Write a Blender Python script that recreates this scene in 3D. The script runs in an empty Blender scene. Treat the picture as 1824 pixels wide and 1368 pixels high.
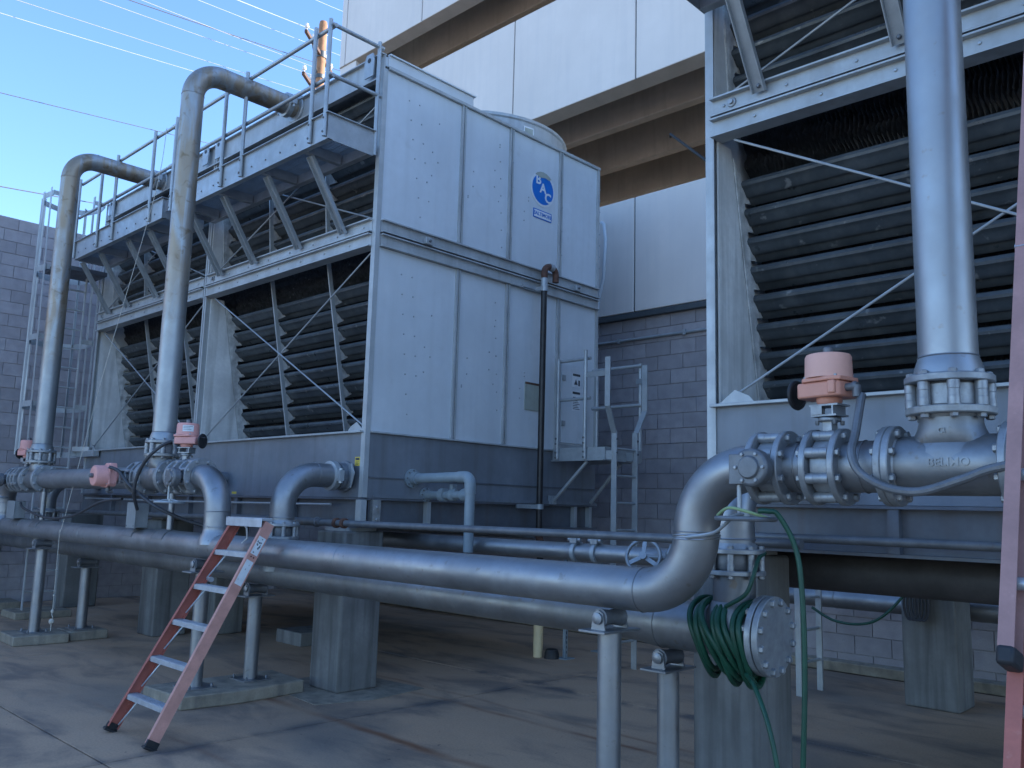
import bpy, math, random
from mathutils import Vector, Matrix, Euler
random.seed(7)
PI = math.pi
sc = bpy.context.scene
C = sc.collection

# ------------------------------------------------------------------ camera
cam_d = bpy.data.cameras.new('camera'); cam = bpy.data.objects.new('camera', cam_d); C.objects.link(cam)
YAW, PITCH, ROLL = math.radians(-43.990), math.radians(8.3118), math.radians(1.53856)
_r = Vector((math.cos(YAW), -math.sin(YAW), 0))
_f = Vector((math.sin(YAW)*math.cos(PITCH), math.cos(YAW)*math.cos(PITCH), math.sin(PITCH)))
_u = _r.cross(_f)
_r2 = _r*math.cos(ROLL) + _u*math.sin(ROLL); _u2 = -_r*math.sin(ROLL) + _u*math.cos(ROLL)
cam.matrix_world = Matrix(((_r2.x, _u2.x, -_f.x, 0), (_r2.y, _u2.y, -_f.y, 0), (_r2.z, _u2.z, -_f.z, 1.69), (0, 0, 0, 1)))
cam_d.sensor_width = 36; cam_d.lens = 36*1539.15/1824; cam_d.clip_end = 2000; cam_d.clip_start = 0.05
sc.camera = cam

# ------------------------------------------------------------------ sky, sun, exposure
SUN_EL = math.radians(33); SUN_AZ = Vector((0.60, 0.80))      # direction on the ground towards the sun
w = bpy.data.worlds.new('World'); sc.world = w; w.use_nodes = True
nt = w.node_tree; bg = nt.nodes['Background']
sky = nt.nodes.new('ShaderNodeTexSky'); sky.sky_type = 'NISHITA'; sky.sun_disc = False
sky.sun_elevation = SUN_EL; sky.sun_rotation = math.atan2(SUN_AZ.x, SUN_AZ.y)
sky.air_density = 1.0; sky.dust_density = 0.2; sky.ozone_density = 3.0
nt.links.new(sky.outputs[0], bg.inputs[0]); bg.inputs[1].default_value = 0.10
sl = bpy.data.lights.new('sun', 'SUN'); sl.energy = 4.2; sl.angle = math.radians(0.5); sl.color = (1, 0.88, 0.72)
so = bpy.data.objects.new('sun', sl); C.objects.link(so)
so.rotation_euler = (-Vector((SUN_AZ.x*math.cos(SUN_EL), SUN_AZ.y*math.cos(SUN_EL), math.sin(SUN_EL)))).to_track_quat('-Z', 'Y').to_euler()
vs = sc.view_settings; sc.display_settings.display_device = 'sRGB'
vs.view_transform = 'Standard'; vs.look = 'None'; vs.gamma = 1; vs.use_curve_mapping = False
vs.exposure = 1.86
vs.use_white_balance = True; vs.white_balance_temperature = 5550; vs.white_balance_tint = 11
sc.cycles.max_bounces = 8; sc.cycles.diffuse_bounces = 2; sc.cycles.glossy_bounces = 3

# ------------------------------------------------------------------ materials
MATS = {}
def mat(name, base, rough=0.6, metal=0.0, var=0.12, scale=6.0, bump=0.0, bscale=60.0, streak=None, streak_col=None,
        rust=None, spots=None, rnd=0.0, spec=0.5, rvar=0.0):
    """procedural paint / metal / concrete: broad blotches, fine grain, vertical run marks, rust, specks"""
    m = bpy.data.materials.new(name); m.use_nodes = True; MATS[name] = m
    n = m.node_tree.nodes; l = m.node_tree.links; b = n['Principled BSDF']
    b.inputs['Roughness'].default_value = rough; b.inputs['Metallic'].default_value = metal
    b.inputs['Specular IOR Level'].default_value = spec
    geo = n.new('ShaderNodeNewGeometry'); P = geo.outputs['Position']
    def noise(sc_, det=5, vec=P, dist=0.0):
        t = n.new('ShaderNodeTexNoise'); t.inputs['Scale'].default_value = sc_; t.inputs['Detail'].default_value = det
        t.inputs['Distortion'].default_value = dist; l.new(vec, t.inputs['Vector']); return t.outputs['Fac']
    def ramp(fac, a, c, lo=0.0, hi=1.0):
        r = n.new('ShaderNodeMapRange'); r.inputs[1].default_value = a; r.inputs[2].default_value = c
        r.inputs[3].default_value = lo; r.inputs[4].default_value = hi; l.new(fac, r.inputs[0]); return r.outputs[0]
    def mul(a, c):
        t = n.new('ShaderNodeMath'); t.operation = 'MULTIPLY'
        l.new(a, t.inputs[0])
        if isinstance(c, float): t.inputs[1].default_value = c
        else: l.new(c, t.inputs[1])
        return t.outputs[0]
    def mix(fac, a, c):
        t = n.new('ShaderNodeMix'); t.data_type = 'RGBA'
        if isinstance(fac, float): t.inputs[0].default_value = fac
        else: l.new(fac, t.inputs[0])
        for i, v in ((6, a), (7, c)):
            if isinstance(v, tuple): t.inputs[i].default_value = (*v[:3], 1)
            else: l.new(v, t.inputs[i])
        return t.outputs[2]
    dark = tuple(v*(1-var*1.6) for v in base); lite = tuple(min(1, v*(1+var)) for v in base)
    col = mix(ramp(noise(scale, 6), 0.3, 0.7), dark, lite)
    col = mix(ramp(noise(scale*9, 3), 0.35, 0.75, 0.0, 0.35), col, tuple(v*(1-var*2) for v in base))
    if rnd:
        oi = n.new('ShaderNodeObjectInfo')
        col = mix(ramp(oi.outputs['Random'], 0, 1, 0, rnd), col, tuple(v*0.55 for v in base))
    if streak:
        mp = n.new('ShaderNodeMapping'); mp.inputs['Scale'].default_value = (9, 9, 0.55); l.new(P, mp.inputs['Vector'])
        s = noise(1.0, 6, mp.outputs[0], 0.3)
        col = mix(ramp(s, 0.48, 0.72, 0.0, streak), col, streak_col or tuple(v*0.45 for v in base))
    if rust:
        lo, hi, amt, rc = rust
        sep = n.new('ShaderNodeSeparateXYZ'); l.new(P, sep.inputs[0])
        zz = ramp(sep.outputs[2], lo, hi)
        mp = n.new('ShaderNodeMapping'); mp.inputs['Scale'].default_value = (11, 11, 1.6); l.new(P, mp.inputs['Vector'])
        a = ramp(noise(0.9, 8, mp.outputs[0], 0.8), 0.34, 0.58, 0.0, amt)
        col = mix(mul(a, zz), col, rc)
        a2 = ramp(noise(9, 8, P, 0.6), 0.56, 0.70, 0.0, amt)
        col = mix(mul(a2, zz), col, tuple(v*0.6 for v in rc))
    if spots:
        amt, scol, ssc = spots
        col = mix(ramp(noise(ssc, 3), 0.66, 0.74, 0.0, amt), col, scol)
    l.new(col, b.inputs['Base Color'])
    if rvar:
        l.new(ramp(noise(scale*2.3, 5), 0.3, 0.7, max(0.05, rough-rvar), rough+rvar), b.inputs['Roughness'])
    if bump:
        bp = n.new('ShaderNodeBump'); bp.inputs['Strength'].default_value = bump; bp.inputs['Distance'].default_value = 0.01
        l.new(noise(bscale, 6), bp.inputs['Height']); l.new(bp.outputs[0], b.inputs['Normal'])
    return m

M_PANEL = mat('painted_galvanized_panel', (0.66, 0.685, 0.70), 0.5, 0.15, 0.06, 1.3, streak=0.16, streak_col=(0.44, 0.445, 0.43), spots=(0.3, (0.5, 0.51, 0.5), 5), rvar=0.08, bump=0.04, bscale=2.2)
M_FRAME = mat('weathered_frame_steel', (0.46, 0.475, 0.475), 0.5, 0.25, 0.10, 5, streak=0.4, streak_col=(0.27, 0.26, 0.25), rvar=0.1)
M_DECK = mat('galvanized_rail_steel', (0.42, 0.44, 0.45), 0.45, 0.45, 0.10, 8, spots=(0.4, (0.3, 0.29, 0.28), 30), rvar=0.1)
M_CHEEK = mat('scaled_cheek_steel', (0.78, 0.77, 0.74), 0.7, 0.05, 0.12, 3, streak=0.6, streak_col=(0.28, 0.27, 0.24), bump=0.1, bscale=25)
M_TEETH = mat('limescaled_steel', (0.64, 0.63, 0.60), 0.75, 0.05, 0.25, 12, streak=0.5, streak_col=(0.16, 0.15, 0.14), bump=0.25, bscale=40)
M_LOUVER = mat('louver_sheet', (0.085, 0.095, 0.102), 0.40, 0.3, 0.2, 3.5, streak=0.25, streak_col=(0.20, 0.20, 0.19), spots=(0.55, (0.36, 0.35, 0.33), 11), rvar=0.14)
M_FILL = mat('black_fill_plastic', (0.085, 0.087, 0.092), 0.42, 0, 0.35, 25, spots=(0.7, (0.30, 0.30, 0.30), 26))
M_BASIN = mat('dark_basin_steel', (0.225, 0.24, 0.265), 0.55, 0.25, 0.12, 1.5, streak=0.35, streak_col=(0.13, 0.12, 0.115), rvar=0.1, bump=0.03, bscale=4)
M_BEAM = mat('base_beam_steel', (0.145, 0.155, 0.175), 0.6, 0.2, 0.16, 3, streak=0.4, streak_col=(0.12, 0.09, 0.07))
M_SILVER = mat('silver_pipe_paint', (0.34, 0.345, 0.355), 0.48, 0.9, 0.12, 2.6, streak=0.18, streak_col=(0.24, 0.235, 0.225), spots=(0.55, (0.22, 0.20, 0.18), 17), rvar=0.10, bump=0.10, bscale=13)
M_SILVERD = mat('worn_silver_pipe_paint', (0.29, 0.295, 0.30), 0.5, 0.85, 0.15, 3, streak=0.25, streak_col=(0.21, 0.19, 0.165), spots=(0.6, (0.22, 0.17, 0.12), 15), rvar=0.10, bump=0.10, bscale=13)
M_RISER = mat('rusting_riser_paint', (0.38, 0.395, 0.40), 0.46, 0.65, 0.08, 3, rust=(3.1, 4.2, 0.72, (0.33, 0.23, 0.12)), rvar=0.08)
M_RISERC = mat('clean_riser_paint', (0.36, 0.365, 0.37), 0.44, 0.8, 0.06, 2.5, spots=(0.5, (0.30, 0.25, 0.2), 16), rvar=0.07, bump=0.03, bscale=20)
M_FLANGE = mat('silver_flange_paint', (0.36, 0.37, 0.38), 0.5, 0.65, 0.14, 14, spots=(0.4, (0.22, 0.2, 0.18), 40), rvar=0.08, bump=0.06, bscale=60)
M_WORN = mat('flaking_flange_paint', (0.38, 0.38, 0.37), 0.5, 0.4, 0.2, 14, spots=(0.9, (0.30, 0.24, 0.15), 24), bump=0.15, bscale=60)
M_CAST = mat('grey_cast_iron_paint', (0.19, 0.195, 0.205), 0.5, 0.45, 0.14, 14, spots=(0.4, (0.16, 0.15, 0.14), 40), bump=0.12, bscale=90)
M_ORANGE = mat('faded_orange_housing', (0.70, 0.315, 0.215), 0.5, 0, 0.06, 6, spots=(0.25, (0.5, 0.24, 0.16), 40), rvar=0.08)
M_CAP = mat('sunbleached_cover', (0.80, 0.43, 0.32), 0.5, 0, 0.05, 6, rvar=0.06)
M_PINK = mat('sunbleached_pink_housing', (0.74, 0.36, 0.31), 0.55, 0, 0.08, 8, spots=(0.35, (0.45, 0.2, 0.15), 40))
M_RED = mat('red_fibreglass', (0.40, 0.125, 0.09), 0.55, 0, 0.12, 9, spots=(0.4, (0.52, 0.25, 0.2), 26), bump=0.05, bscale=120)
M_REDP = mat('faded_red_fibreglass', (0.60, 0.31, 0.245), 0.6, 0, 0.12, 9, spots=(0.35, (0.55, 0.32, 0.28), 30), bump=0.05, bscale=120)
M_REDF = mat('weathered_red_fibreglass', (0.40, 0.225, 0.20), 0.6, 0, 0.12, 9, spots=(0.35, (0.55, 0.32, 0.28), 30), bump=0.05, bscale=120)
M_ALU = mat('ladder_aluminium', (0.55, 0.57, 0.60), 0.42, 0.55, 0.10, 14, spots=(0.4, (0.33, 0.32, 0.31), 50), rvar=0.1)
M_RUBBER = mat('black_rubber', (0.022, 0.022, 0.024), 0.55, 0, 0.2, 20)
M_BLACK = mat('black_pipe_paint', (0.025, 0.022, 0.022), 0.4, 0.1, 0.3, 9, spots=(0.6, (0.08, 0.045, 0.03), 14))
M_BROWN = mat('rusted_iron', (0.13, 0.065, 0.042), 0.75, 0.1, 0.3, 22)
M_HOSE = mat('green_hose_rubber', (0.013, 0.066, 0.036), 0.45, 0, 0.15, 14)
M_PVC = mat('grey_pvc', (0.25, 0.29, 0.315), 0.45, 0, 0.08, 8, streak=0.3, streak_col=(0.25, 0.29, 0.31))
M_CREAM = mat('cream_pvc', (0.72, 0.58, 0.34), 0.5, 0, 0.06, 8)
M_CONDUIT = mat('dull_conduit', (0.15, 0.155, 0.165), 0.5, 0.35, 0.15, 12, spots=(0.5, (0.12, 0.085, 0.06), 20))
M_DARKP = mat('dark_underfloor_pipe', (0.075, 0.068, 0.066), 0.6, 0.1, 0.2, 5)
M_CABLE = mat('black_cable', (0.045, 0.045, 0.05), 0.5, 0, 0.1, 10)
M_BLOCK = mat('grey_split_block', (0.43, 0.395, 0.40), 0.92, 0, 0.10, 7, bump=0.35, bscale=130, rnd=0.5, spots=(0.3, (0.12, 0.11, 0.11), 70), spec=0.2)
M_MORTAR = mat('block_mortar', (0.33, 0.31, 0.31), 0.95, 0, 0.15, 12, bump=0.2, bscale=120, spec=0.2)
M_PIER = mat('cast_concrete', (0.25, 0.245, 0.23), 0.85, 0, 0.18, 3.2, streak=0.85, streak_col=(0.085, 0.08, 0.075), bump=0.2, bscale=60, spec=0.3, rnd=0.5)
M_PAD = mat('pad_concrete', (0.34, 0.295, 0.225), 0.88, 0, 0.2, 6, streak=0.6, streak_col=(0.13, 0.12, 0.11), bump=0.25, bscale=60, spec=0.3)
M_FACADE = mat('painted_precast', (0.78, 0.71, 0.645), 0.85, 0, 0.05, 0.55, streak=0.25, streak_col=(0.62, 0.58, 0.55), bump=0.05, bscale=30, spec=0.3)
M_TRIM = mat('bare_precast_edge', (0.50, 0.42, 0.34), 0.85, 0, 0.08, 3, bump=0.05, spec=0.3)
M_TEE = mat('garage_tee_concrete', (0.56, 0.44, 0.32), 0.85, 0, 0.10, 1.1, streak=0.25, streak_col=(0.28, 0.21, 0.15), bump=0.08, bscale=20, spec=0.3)  # tan base stands in for warm bounce light on the deck ceilings
M_GFLOOR = mat('garage_floor_concrete', (0.45, 0.38, 0.30), 0.9, 0, 0.1, 1)
M_FLASH = mat('dark_metal_flashing', (0.10, 0.11, 0.115), 0.5, 0.4, 0.1, 4)
M_WOOD = mat('pole_wood', (0.36, 0.19, 0.095), 0.85, 0, 0.16, 6, streak=0.6, streak_col=(0.16, 0.08, 0.04), bump=0.3, bscale=40)
M_WOODD = mat('dark_crossarm_wood', (0.13, 0.075, 0.05), 0.85, 0, 0.2, 8)
M_WIRE = mat('bright_bare_wire', (0.45, 0.44, 0.42), 0.35, 0.3, 0.05, 2)
M_WIRED = mat('dark_covered_wire', (0.06, 0.06, 0.07), 0.6, 0, 0.1, 2)
M_PORC = mat('pale_porcelain', (0.75, 0.72, 0.66), 0.3, 0, 0.05, 20)
M_BLUE = mat('logo_blue', (0.02, 0.16, 0.55), 0.45, 0, 0.05, 12)
M_WHITE = mat('sticker_white', (0.74, 0.75, 0.75), 0.5, 0, 0.06, 20)
M_INK = mat('sticker_ink', (0.05, 0.055, 0.06), 0.5, 0, 0.05, 20)
M_YELLOW = mat('caution_yellow', (0.68, 0.52, 0.06), 0.5, 0, 0.08, 30)
M_PATCH = mat('aged_sheet_patch', (0.40, 0.42, 0.36), 0.6, 0.1, 0.08, 10, streak=0.3)
M_ROPE = mat('pale_cord', (0.58, 0.54, 0.46), 0.9, 0, 0.15, 60)
M_BOXG = mat('grey_junction_box', (0.30, 0.315, 0.32), 0.5, 0.2, 0.10, 8, streak=0.3)
M_STEELW = mat('stainless_wire', (0.62, 0.62, 0.62), 0.3, 0.9, 0.05, 30)

def floor_mat():
    m = bpy.data.materials.new('stained_concrete_floor'); m.use_nodes = True
    n = m.node_tree.nodes; l = m.node_tree.links; b = n['Principled BSDF']
    geo = n.new('ShaderNodeNewGeometry'); P = geo.outputs['Position']
    b.inputs['Specular IOR Level'].default_value = 0.35
    def mp(s, off=(0, 0, 0)):
        t = n.new('ShaderNodeMapping'); t.inputs['Scale'].default_value = s; t.inputs['Location'].default_value = off
        l.new(P, t.inputs['Vector']); return t.outputs[0]
    def noise(sc_, det=6, vec=P, dist=0.0, rough=0.5):
        t = n.new('ShaderNodeTexNoise'); t.inputs['Scale'].default_value = sc_; t.inputs['Detail'].default_value = det
        t.inputs['Distortion'].default_value = dist; t.inputs['Roughness'].default_value = rough; l.new(vec, t.inputs['Vector']); return t.outputs['Fac']
    def ramp(f, a, c, lo=0., hi=1.):
        r = n.new('ShaderNodeMapRange'); r.interpolation_type = 'SMOOTHSTEP'
        for i, v in enumerate((a, c, lo, hi)): r.inputs[i+1].default_value = v
        l.new(f, r.inputs[0]); return r.outputs[0]
    def mix(fac, a, c):
        t = n.new('ShaderNodeMix'); t.data_type = 'RGBA'; l.new(fac, t.inputs[0])
        for i, v in ((6, a), (7, c)):
            if isinstance(v, tuple): t.inputs[i].default_value = (*v, 1)
            else: l.new(v, t.inputs[i])
        return t.outputs[2]
    def mm(op, a, c):
        t = n.new('ShaderNodeMath'); t.operation = op
        for i, v in ((0, a), (1, c)):
            if isinstance(v, (int, float)): t.inputs[i].default_value = v
            else: l.new(v, t.inputs[i])
        return t.outputs[0]
    tan, grey, damp, rustc = (0.52, 0.355, 0.225), (0.29, 0.23, 0.175), (0.12, 0.108, 0.10), (0.21, 0.085, 0.035)
    col = mix(ramp(noise(0.42, 7, dist=0.4), 0.50, 0.70), tan, grey)
    col = mix(ramp(noise(1.3, 8, mp((0.7, 1.6, 1)), 0.5, 0.62), 0.46, 0.68, 0, 0.6), col, damp)
    col = mix(ramp(noise(3.1, 8, mp((1, 1, 1), (7, 3, 0)), 0.3, 0.65), 0.54, 0.74, 0, 0.45), col, (0.37, 0.30, 0.22))
    sep = n.new('ShaderNodeSeparateXYZ'); l.new(P, sep.inputs[0])
    wob = mm('MULTIPLY', mm('SUBTRACT', noise(0.9, 4), 0.5), 0.22)
    y = mm('ADD', sep.outputs[1], wob)
    brk = ramp(noise(1.1, 4, mp((1, 0.4, 1), (3, 0, 0))), 0.38, 0.62, 0.25, 1.0)
    gate = ramp(sep.outputs[0], -9.2, -7.2)
    for y0, wd, am in ((4.25, 0.085, 0.85), (5.42, 0.06, 0.75), (5.66, 0.045, 0.5), (3.05, 0.05, 0.3)):
        band = ramp(mm('ABSOLUTE', mm('SUBTRACT', y, y0), 0), 0.0, wd, am, 0.0)
        col = mix(mm('MULTIPLY', mm('MULTIPLY', band, brk), gate), col, rustc)
    # dark grime lying along the saw-cut joints
    for ax, v0, wd in ((0, -5.95, 0.16), (1, 6.6, 0.2), (1, 2.45, 0.05)):
        d = mm('ABSOLUTE', mm('SUBTRACT', mm('ADD', sep.outputs[ax], wob) if ax == 0 else y, v0), 0)
        band = mm('MULTIPLY', ramp(d, 0.0, wd, 0.75, 0.0), ramp(noise(2.2, 5), 0.42, 0.62))
        col = mix(band, col, (0.085, 0.085, 0.09))
    col = mix(ramp(noise(60, 3), 0.3, 0.8, 0, 0.25), col, (0.12, 0.10, 0.085))
    col = mix(ramp(noise(14, 2), 0.72, 0.76, 0, 0.6), col, (0.07, 0.06, 0.055))
    l.new(col, b.inputs['Base Color'])
    l.new(ramp(noise(1.6, 6), 0.35, 0.65, 0.62, 0.9), b.inputs['Roughness'])
    bp = n.new('ShaderNodeBump'); bp.inputs['Strength'].default_value = 0.15; bp.inputs['Distance'].default_value = 0.01
    l.new(noise(45, 6), bp.inputs['Height']); l.new(bp.outputs[0], b.inputs['Normal'])
    return m
M_FLOOR = floor_mat()

# ------------------------------------------------------------------ mesh builder
BASE = {}
def frame_of(d):
    d = Vector(d).normalized(); a = Vector((0, 0, 1)) if abs(d.z) < 0.9 else Vector((1, 0, 0))
    u = d.cross(a).normalized(); return u, d.cross(u).normalized(), d
class MB:
    def __init__(s): s.v = []; s.f = []
    def add(s, vs_, fs_):
        o = len(s.v); s.v += [Vector(p) for p in vs_]; s.f += [tuple(i+o for i in f) for f in fs_]; return s
    def bx(s, x0, x1, y0, y1, z0, z1):
        return s.add([(x0,y0,z0),(x1,y0,z0),(x1,y1,z0),(x0,y1,z0),(x0,y0,z1),(x1,y0,z1),(x1,y1,z1),(x0,y1,z1)],
                     [(0,3,2,1),(4,5,6,7),(0,1,5,4),(1,2,6,5),(2,3,7,6),(3,0,4,7)])
    def bar(s, p0, p1, w, h, up=(0, 0, 1)):
        p0 = Vector(p0); p1 = Vector(p1); d = (p1-p0).normalized(); up = Vector(up)
        x = d.cross(up)
        if x.length < 1e-4: x = d.cross(Vector((1, 0, 0)))
        x.normalize(); y = x.cross(d).normalized(); x = x*w/2; y = y*h/2
        return s.add([p0-x-y, p0+x-y, p0+x+y, p0-x+y, p1-x-y, p1+x-y, p1+x+y, p1-x+y],
                     [(0,1,2,3),(7,6,5,4),(1,0,4,5),(2,1,5,6),(3,2,6,7),(0,3,7,4)])
    def lathe(s, o, d, prof, n=24, close=True):
        """prof = [(radius, distance along d)], caps closed at both ends"""
        o = Vector(o); u, v, d = frame_of(d); b = len(s.v); k = len(prof)
        for r, h in prof:
            for i in range(n):
                a = 2*PI*i/n; s.v.append(o + d*h + (u*math.cos(a)+v*math.sin(a))*r)
        for j in range(k-1):
            for i in range(n):
                a, c = b+j*n+i, b+j*n+(i+1) % n
                s.f.append((a, c, c+n, a+n))
        if close:
            s.f.append(tuple(b+i for i in range(n))[::-1]); s.f.append(tuple(b+(k-1)*n+i for i in range(n)))
        return s
    def cyl(s, p0, p1, r, n=20, r2=None):
        p0 = Vector(p0); p1 = Vector(p1)
        return s.lathe(p0, p1-p0, [(r, 0), (r if r2 is None else r2, (p1-p0).length)], n)
    def tube(s, pts, r, n=10, closed=False, caps=True):
        pts = [Vector(p) for p in pts]; k = len(pts); b = len(s.v)
        tan = []
        for i in range(k):
            if closed: t = pts[(i+1) % k]-pts[i-1]
            else: t = pts[min(i+1, k-1)]-pts[max(i-1, 0)]
            tan.append(t.normalized())
        u, v, _ = frame_of(tan[0])
        for i in range(k):
            if i:
                q = tan[i-1].rotation_difference(tan[i]); u = q @ u; v = q @ v
            for j in range(n):
                a = 2*PI*j/n; s.v.append(pts[i]+(u*math.cos(a)+v*math.sin(a))*r)
        for i in range(k if closed else k-1):
            for j in range(n):
                a = b+i*n+j; c = b+i*n+(j+1) % n; i2 = (i+1) % k
                s.f.append((a, c, b+i2*n+(j+1) % n, b+i2*n+j))
        if not closed and caps:
            s.f.append(tuple(b+j for j in range(n))[::-1]); s.f.append(tuple(b+(k-1)*n+j for j in range(n)))
        return s
    def prism(s, poly, ext):
        ext = Vector(ext); poly = [Vector(p) for p in poly]; k = len(poly)
        s.add(poly+[p+ext for p in poly], [tuple(range(k))[::-1], tuple(range(k, 2*k))]+[(i, (i+1) % k, (i+1) % k+k, i+k) for i in range(k)])
        return s
    def hexbolt(s, p, d, r=0.014, h=0.012):
        return s.lathe(p, d, [(r, 0), (r, h*0.8), (r*0.7, h)], 6)
    def mesh(s, name, m, smooth=True, off=None):
        me = bpy.data.meshes.new(name)
        vs_ = [tuple(p-off) for p in s.v] if off is not None else [tuple(p) for p in s.v]
        me.from_pydata(vs_, [], s.f); me.update()
        if smooth:
            me.polygons.foreach_set('use_smooth', [True]*len(me.polygons)); me.set_sharp_from_angle(angle=math.radians(34))
        me.materials.append(m); return me
    def build(s, name, m, parent=None, bev=0.0, kind=None, label=None, smooth=True):
        off = Vector(BASE.get(parent.name, (0, 0, 0))) if parent else None
        o = bpy.data.objects.new(name, s.mesh(name, m, smooth, off)); C.objects.link(o)
        if parent: o.parent = parent; BASE[o.name] = tuple(off)
        if bev:
            b = o.modifiers.new('edge', 'BEVEL'); b.width = bev; b.segments = 2; b.limit_method = 'ANGLE'; b.harden_normals = False
        if kind: o['kind'] = kind
        if label: o['label'] = label
        return o
def thing(name, label, cat, loc=(0, 0, 0), group=None, local=False, rot=None):
    o = bpy.data.objects.new(name, None); C.objects.link(o); o.location = loc; o.empty_display_size = 0.1
    o['label'] = label; o['category'] = cat
    if group: o['group'] = group
    if rot: o.rotation_euler = rot
    BASE[o.name] = (0, 0, 0) if local else tuple(loc)
    return o
def tag(o, label, cat, group=None):
    o['label'] = label; o['category'] = cat
    if group: o['group'] = group
    return o
def inst(name, me, parent, loc, rot=None, world=True):
    o = bpy.data.objects.new(name, me); C.objects.link(o)
    off = Vector(BASE.get(parent.name, (0, 0, 0))) if world else Vector()
    o.location = Vector(loc)-off; o.parent = parent
    if rot is not None: o.rotation_euler = rot
    return o
def text_mesh(body, size, ext, m, bold=0.0):
    cu = bpy.data.curves.new('lettering', 'FONT'); cu.body = body; cu.size = size; cu.extrude = ext; cu.offset = bold
    cu.align_x = 'CENTER'; cu.align_y = 'CENTER'; cu.resolution_u = 3
    t = bpy.data.objects.new('lettering', cu); C.objects.link(t)
    me = bpy.data.meshes.new_from_object(t.evaluated_get(bpy.context.evaluated_depsgraph_get()))
    bpy.data.objects.remove(t); me.materials.clear(); me.materials.append(m); return me
def arc(c, a, b, n=12):
    """quarter bend: points c + a*cos + b*sin"""
    c, a, b = Vector(c), Vector(a), Vector(b)
    return [c+a*math.cos(PI/2*i/n)+b*math.sin(PI/2*i/n) for i in range(n+1)]
X, Y, Z = Vector((1, 0, 0)), Vector((0, 1, 0)), Vector((0, 0, 1))
ROT_X = Euler((0, PI/2, 0)); ROT_Z0 = Euler((0, 0, 0))
def rot_to(d): return Vector(d).to_track_quat('Z', 'Y').to_euler()
BIGBOLT = MB().hexbolt((0, 0, 0), (0, 0, 1), 0.0195, 0.022).mesh('bolt', M_FLANGE)
BOLT = MB().hexbolt((0, 0, 0), (0, 0, 1), 0.0175, 0.018).mesh('bolt', M_FLANGE)
SPACER = MB().lathe((0, 0, 0), (0, 0, 1), [(0.024, 0), (0.024, 0.03), (0.0225, 0.032), (0.0225, 0.058), (0.024, 0.06), (0.024, 0.09)], 14).mesh('spacer', M_FLANGE)

# ------------------------------------------------------------------ the setting
ground = MB().bx(-300, 300, -300, 300, -0.5, -0.03).build('ground', mat('outer_paving', (0.20, 0.185, 0.165), 0.9, 0, 0.12, 0.6, bump=0.1)); ground['kind'] = 'structure'
slab_root = bpy.data.objects.new('concrete_floor', None); C.objects.link(slab_root); slab_root['kind'] = 'structure'
xe = [-16.2, -10.4, -5.95, -1.5, 3.2]; ye = [-4.5, -1.2, 2.45, 6.6, 9.78]
for i in range(4):
    for j in range(4):
        g = 0.007
        MB().bx(xe[i]+g, xe[i+1]-g, ye[j]+g, ye[j+1]-g, -0.02, 0.0).build('floor_slab', M_FLOOR, slab_root, bev=0.004, smooth=False)
cb = MB()
cb.prism([(-15.7, 9.80, 0), (-15.7, 9.78, 0.11), (-15.7, 9.90, 0.13), (-15.7, 9.90, 0)], (20.0, 0, 0))
o = cb.build('curb', M_PAD, bev=0.01); o['kind'] = 'structure'

# block walls: every block the photograph shows is its own piece
BW, BH, BG = 0.4064, 0.2032, 0.005
def block_mesh(face):           # face: outward normal axis of the visible side
    b = MB()
    if face == 'y': b.bx(-BW/2+BG, BW/2-BG, 0, 0.09, BG, BH-BG)
    else: b.bx(-0.09, 0, -BW/2+BG, BW/2-BG, BG, BH-BG)
    return b.mesh('block', M_BLOCK, smooth=False)
bw = thing('block_wall', 'grey concrete block wall standing below the pale garage wall, behind the towers', 'wall', (-5, 9.9, 0))
MB().bx(-15.7, 4.2, 9.912, 10.12, 0, 4.49).build('mortar_core', M_MORTAR, bw)
bm_y = block_mesh('y'); rest = MB(); cnt = 0
for k in range(22):
    off = 0.5*BW*(k % 2)
    for i in range(-39, 11):
        x = i*BW + off - 0.05; z = k*BH
        vis = (-8.2 < x < -5.5 and k >= 3) or (-5.5 <= x < -1.6 and k < 6 and k > 0)
        dy = random.uniform(-0.0025, 0.0025)
        if x-BW/2 < -15.7 or x+BW/2 > 4.2: continue
        if vis and cnt < 300:
            inst('block', bm_y, bw, (x, 9.9+dy, z)); cnt += 1
        else: rest.bx(x-BW/2+BG, x+BW/2-BG, 9.9+dy, 9.98, z+BG, z+BH-BG)
rest.build('block_courses', M_BLOCK, bw, kind='stuff', smooth=False)
lw = thing('block_wall', 'tall grey block wall closing the far left end, behind the caged ladder', 'wall', (-15.7, 4, 0))
MB().bx(-15.95, -15.712, -6, 10.2, 0, 6.28).build('mortar_core', M_MORTAR, lw)
bm_x = block_mesh('x'); rest = MB(); cnt = 0
for k in range(31):
    off = 0.5*BW*(k % 2)
    for i in range(-14, 25):
        y = i*BW + off; z = k*BH; dx = random.uniform(-0.003, 0.003)
        if y+BW/2 > 9.9: continue
        if 3.6 < y < 6.0 and k >= 3 and cnt < 300:
            inst('block', bm_x, lw, (-15.7+dx, y, z)); cnt += 1
        else: rest.bx(-15.79, -15.7+dx, y-BW/2+BG, y+BW/2-BG, z+BG, z+BH-BG)
rest.build('block_courses', M_BLOCK, lw, kind='stuff', smooth=False)

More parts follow.
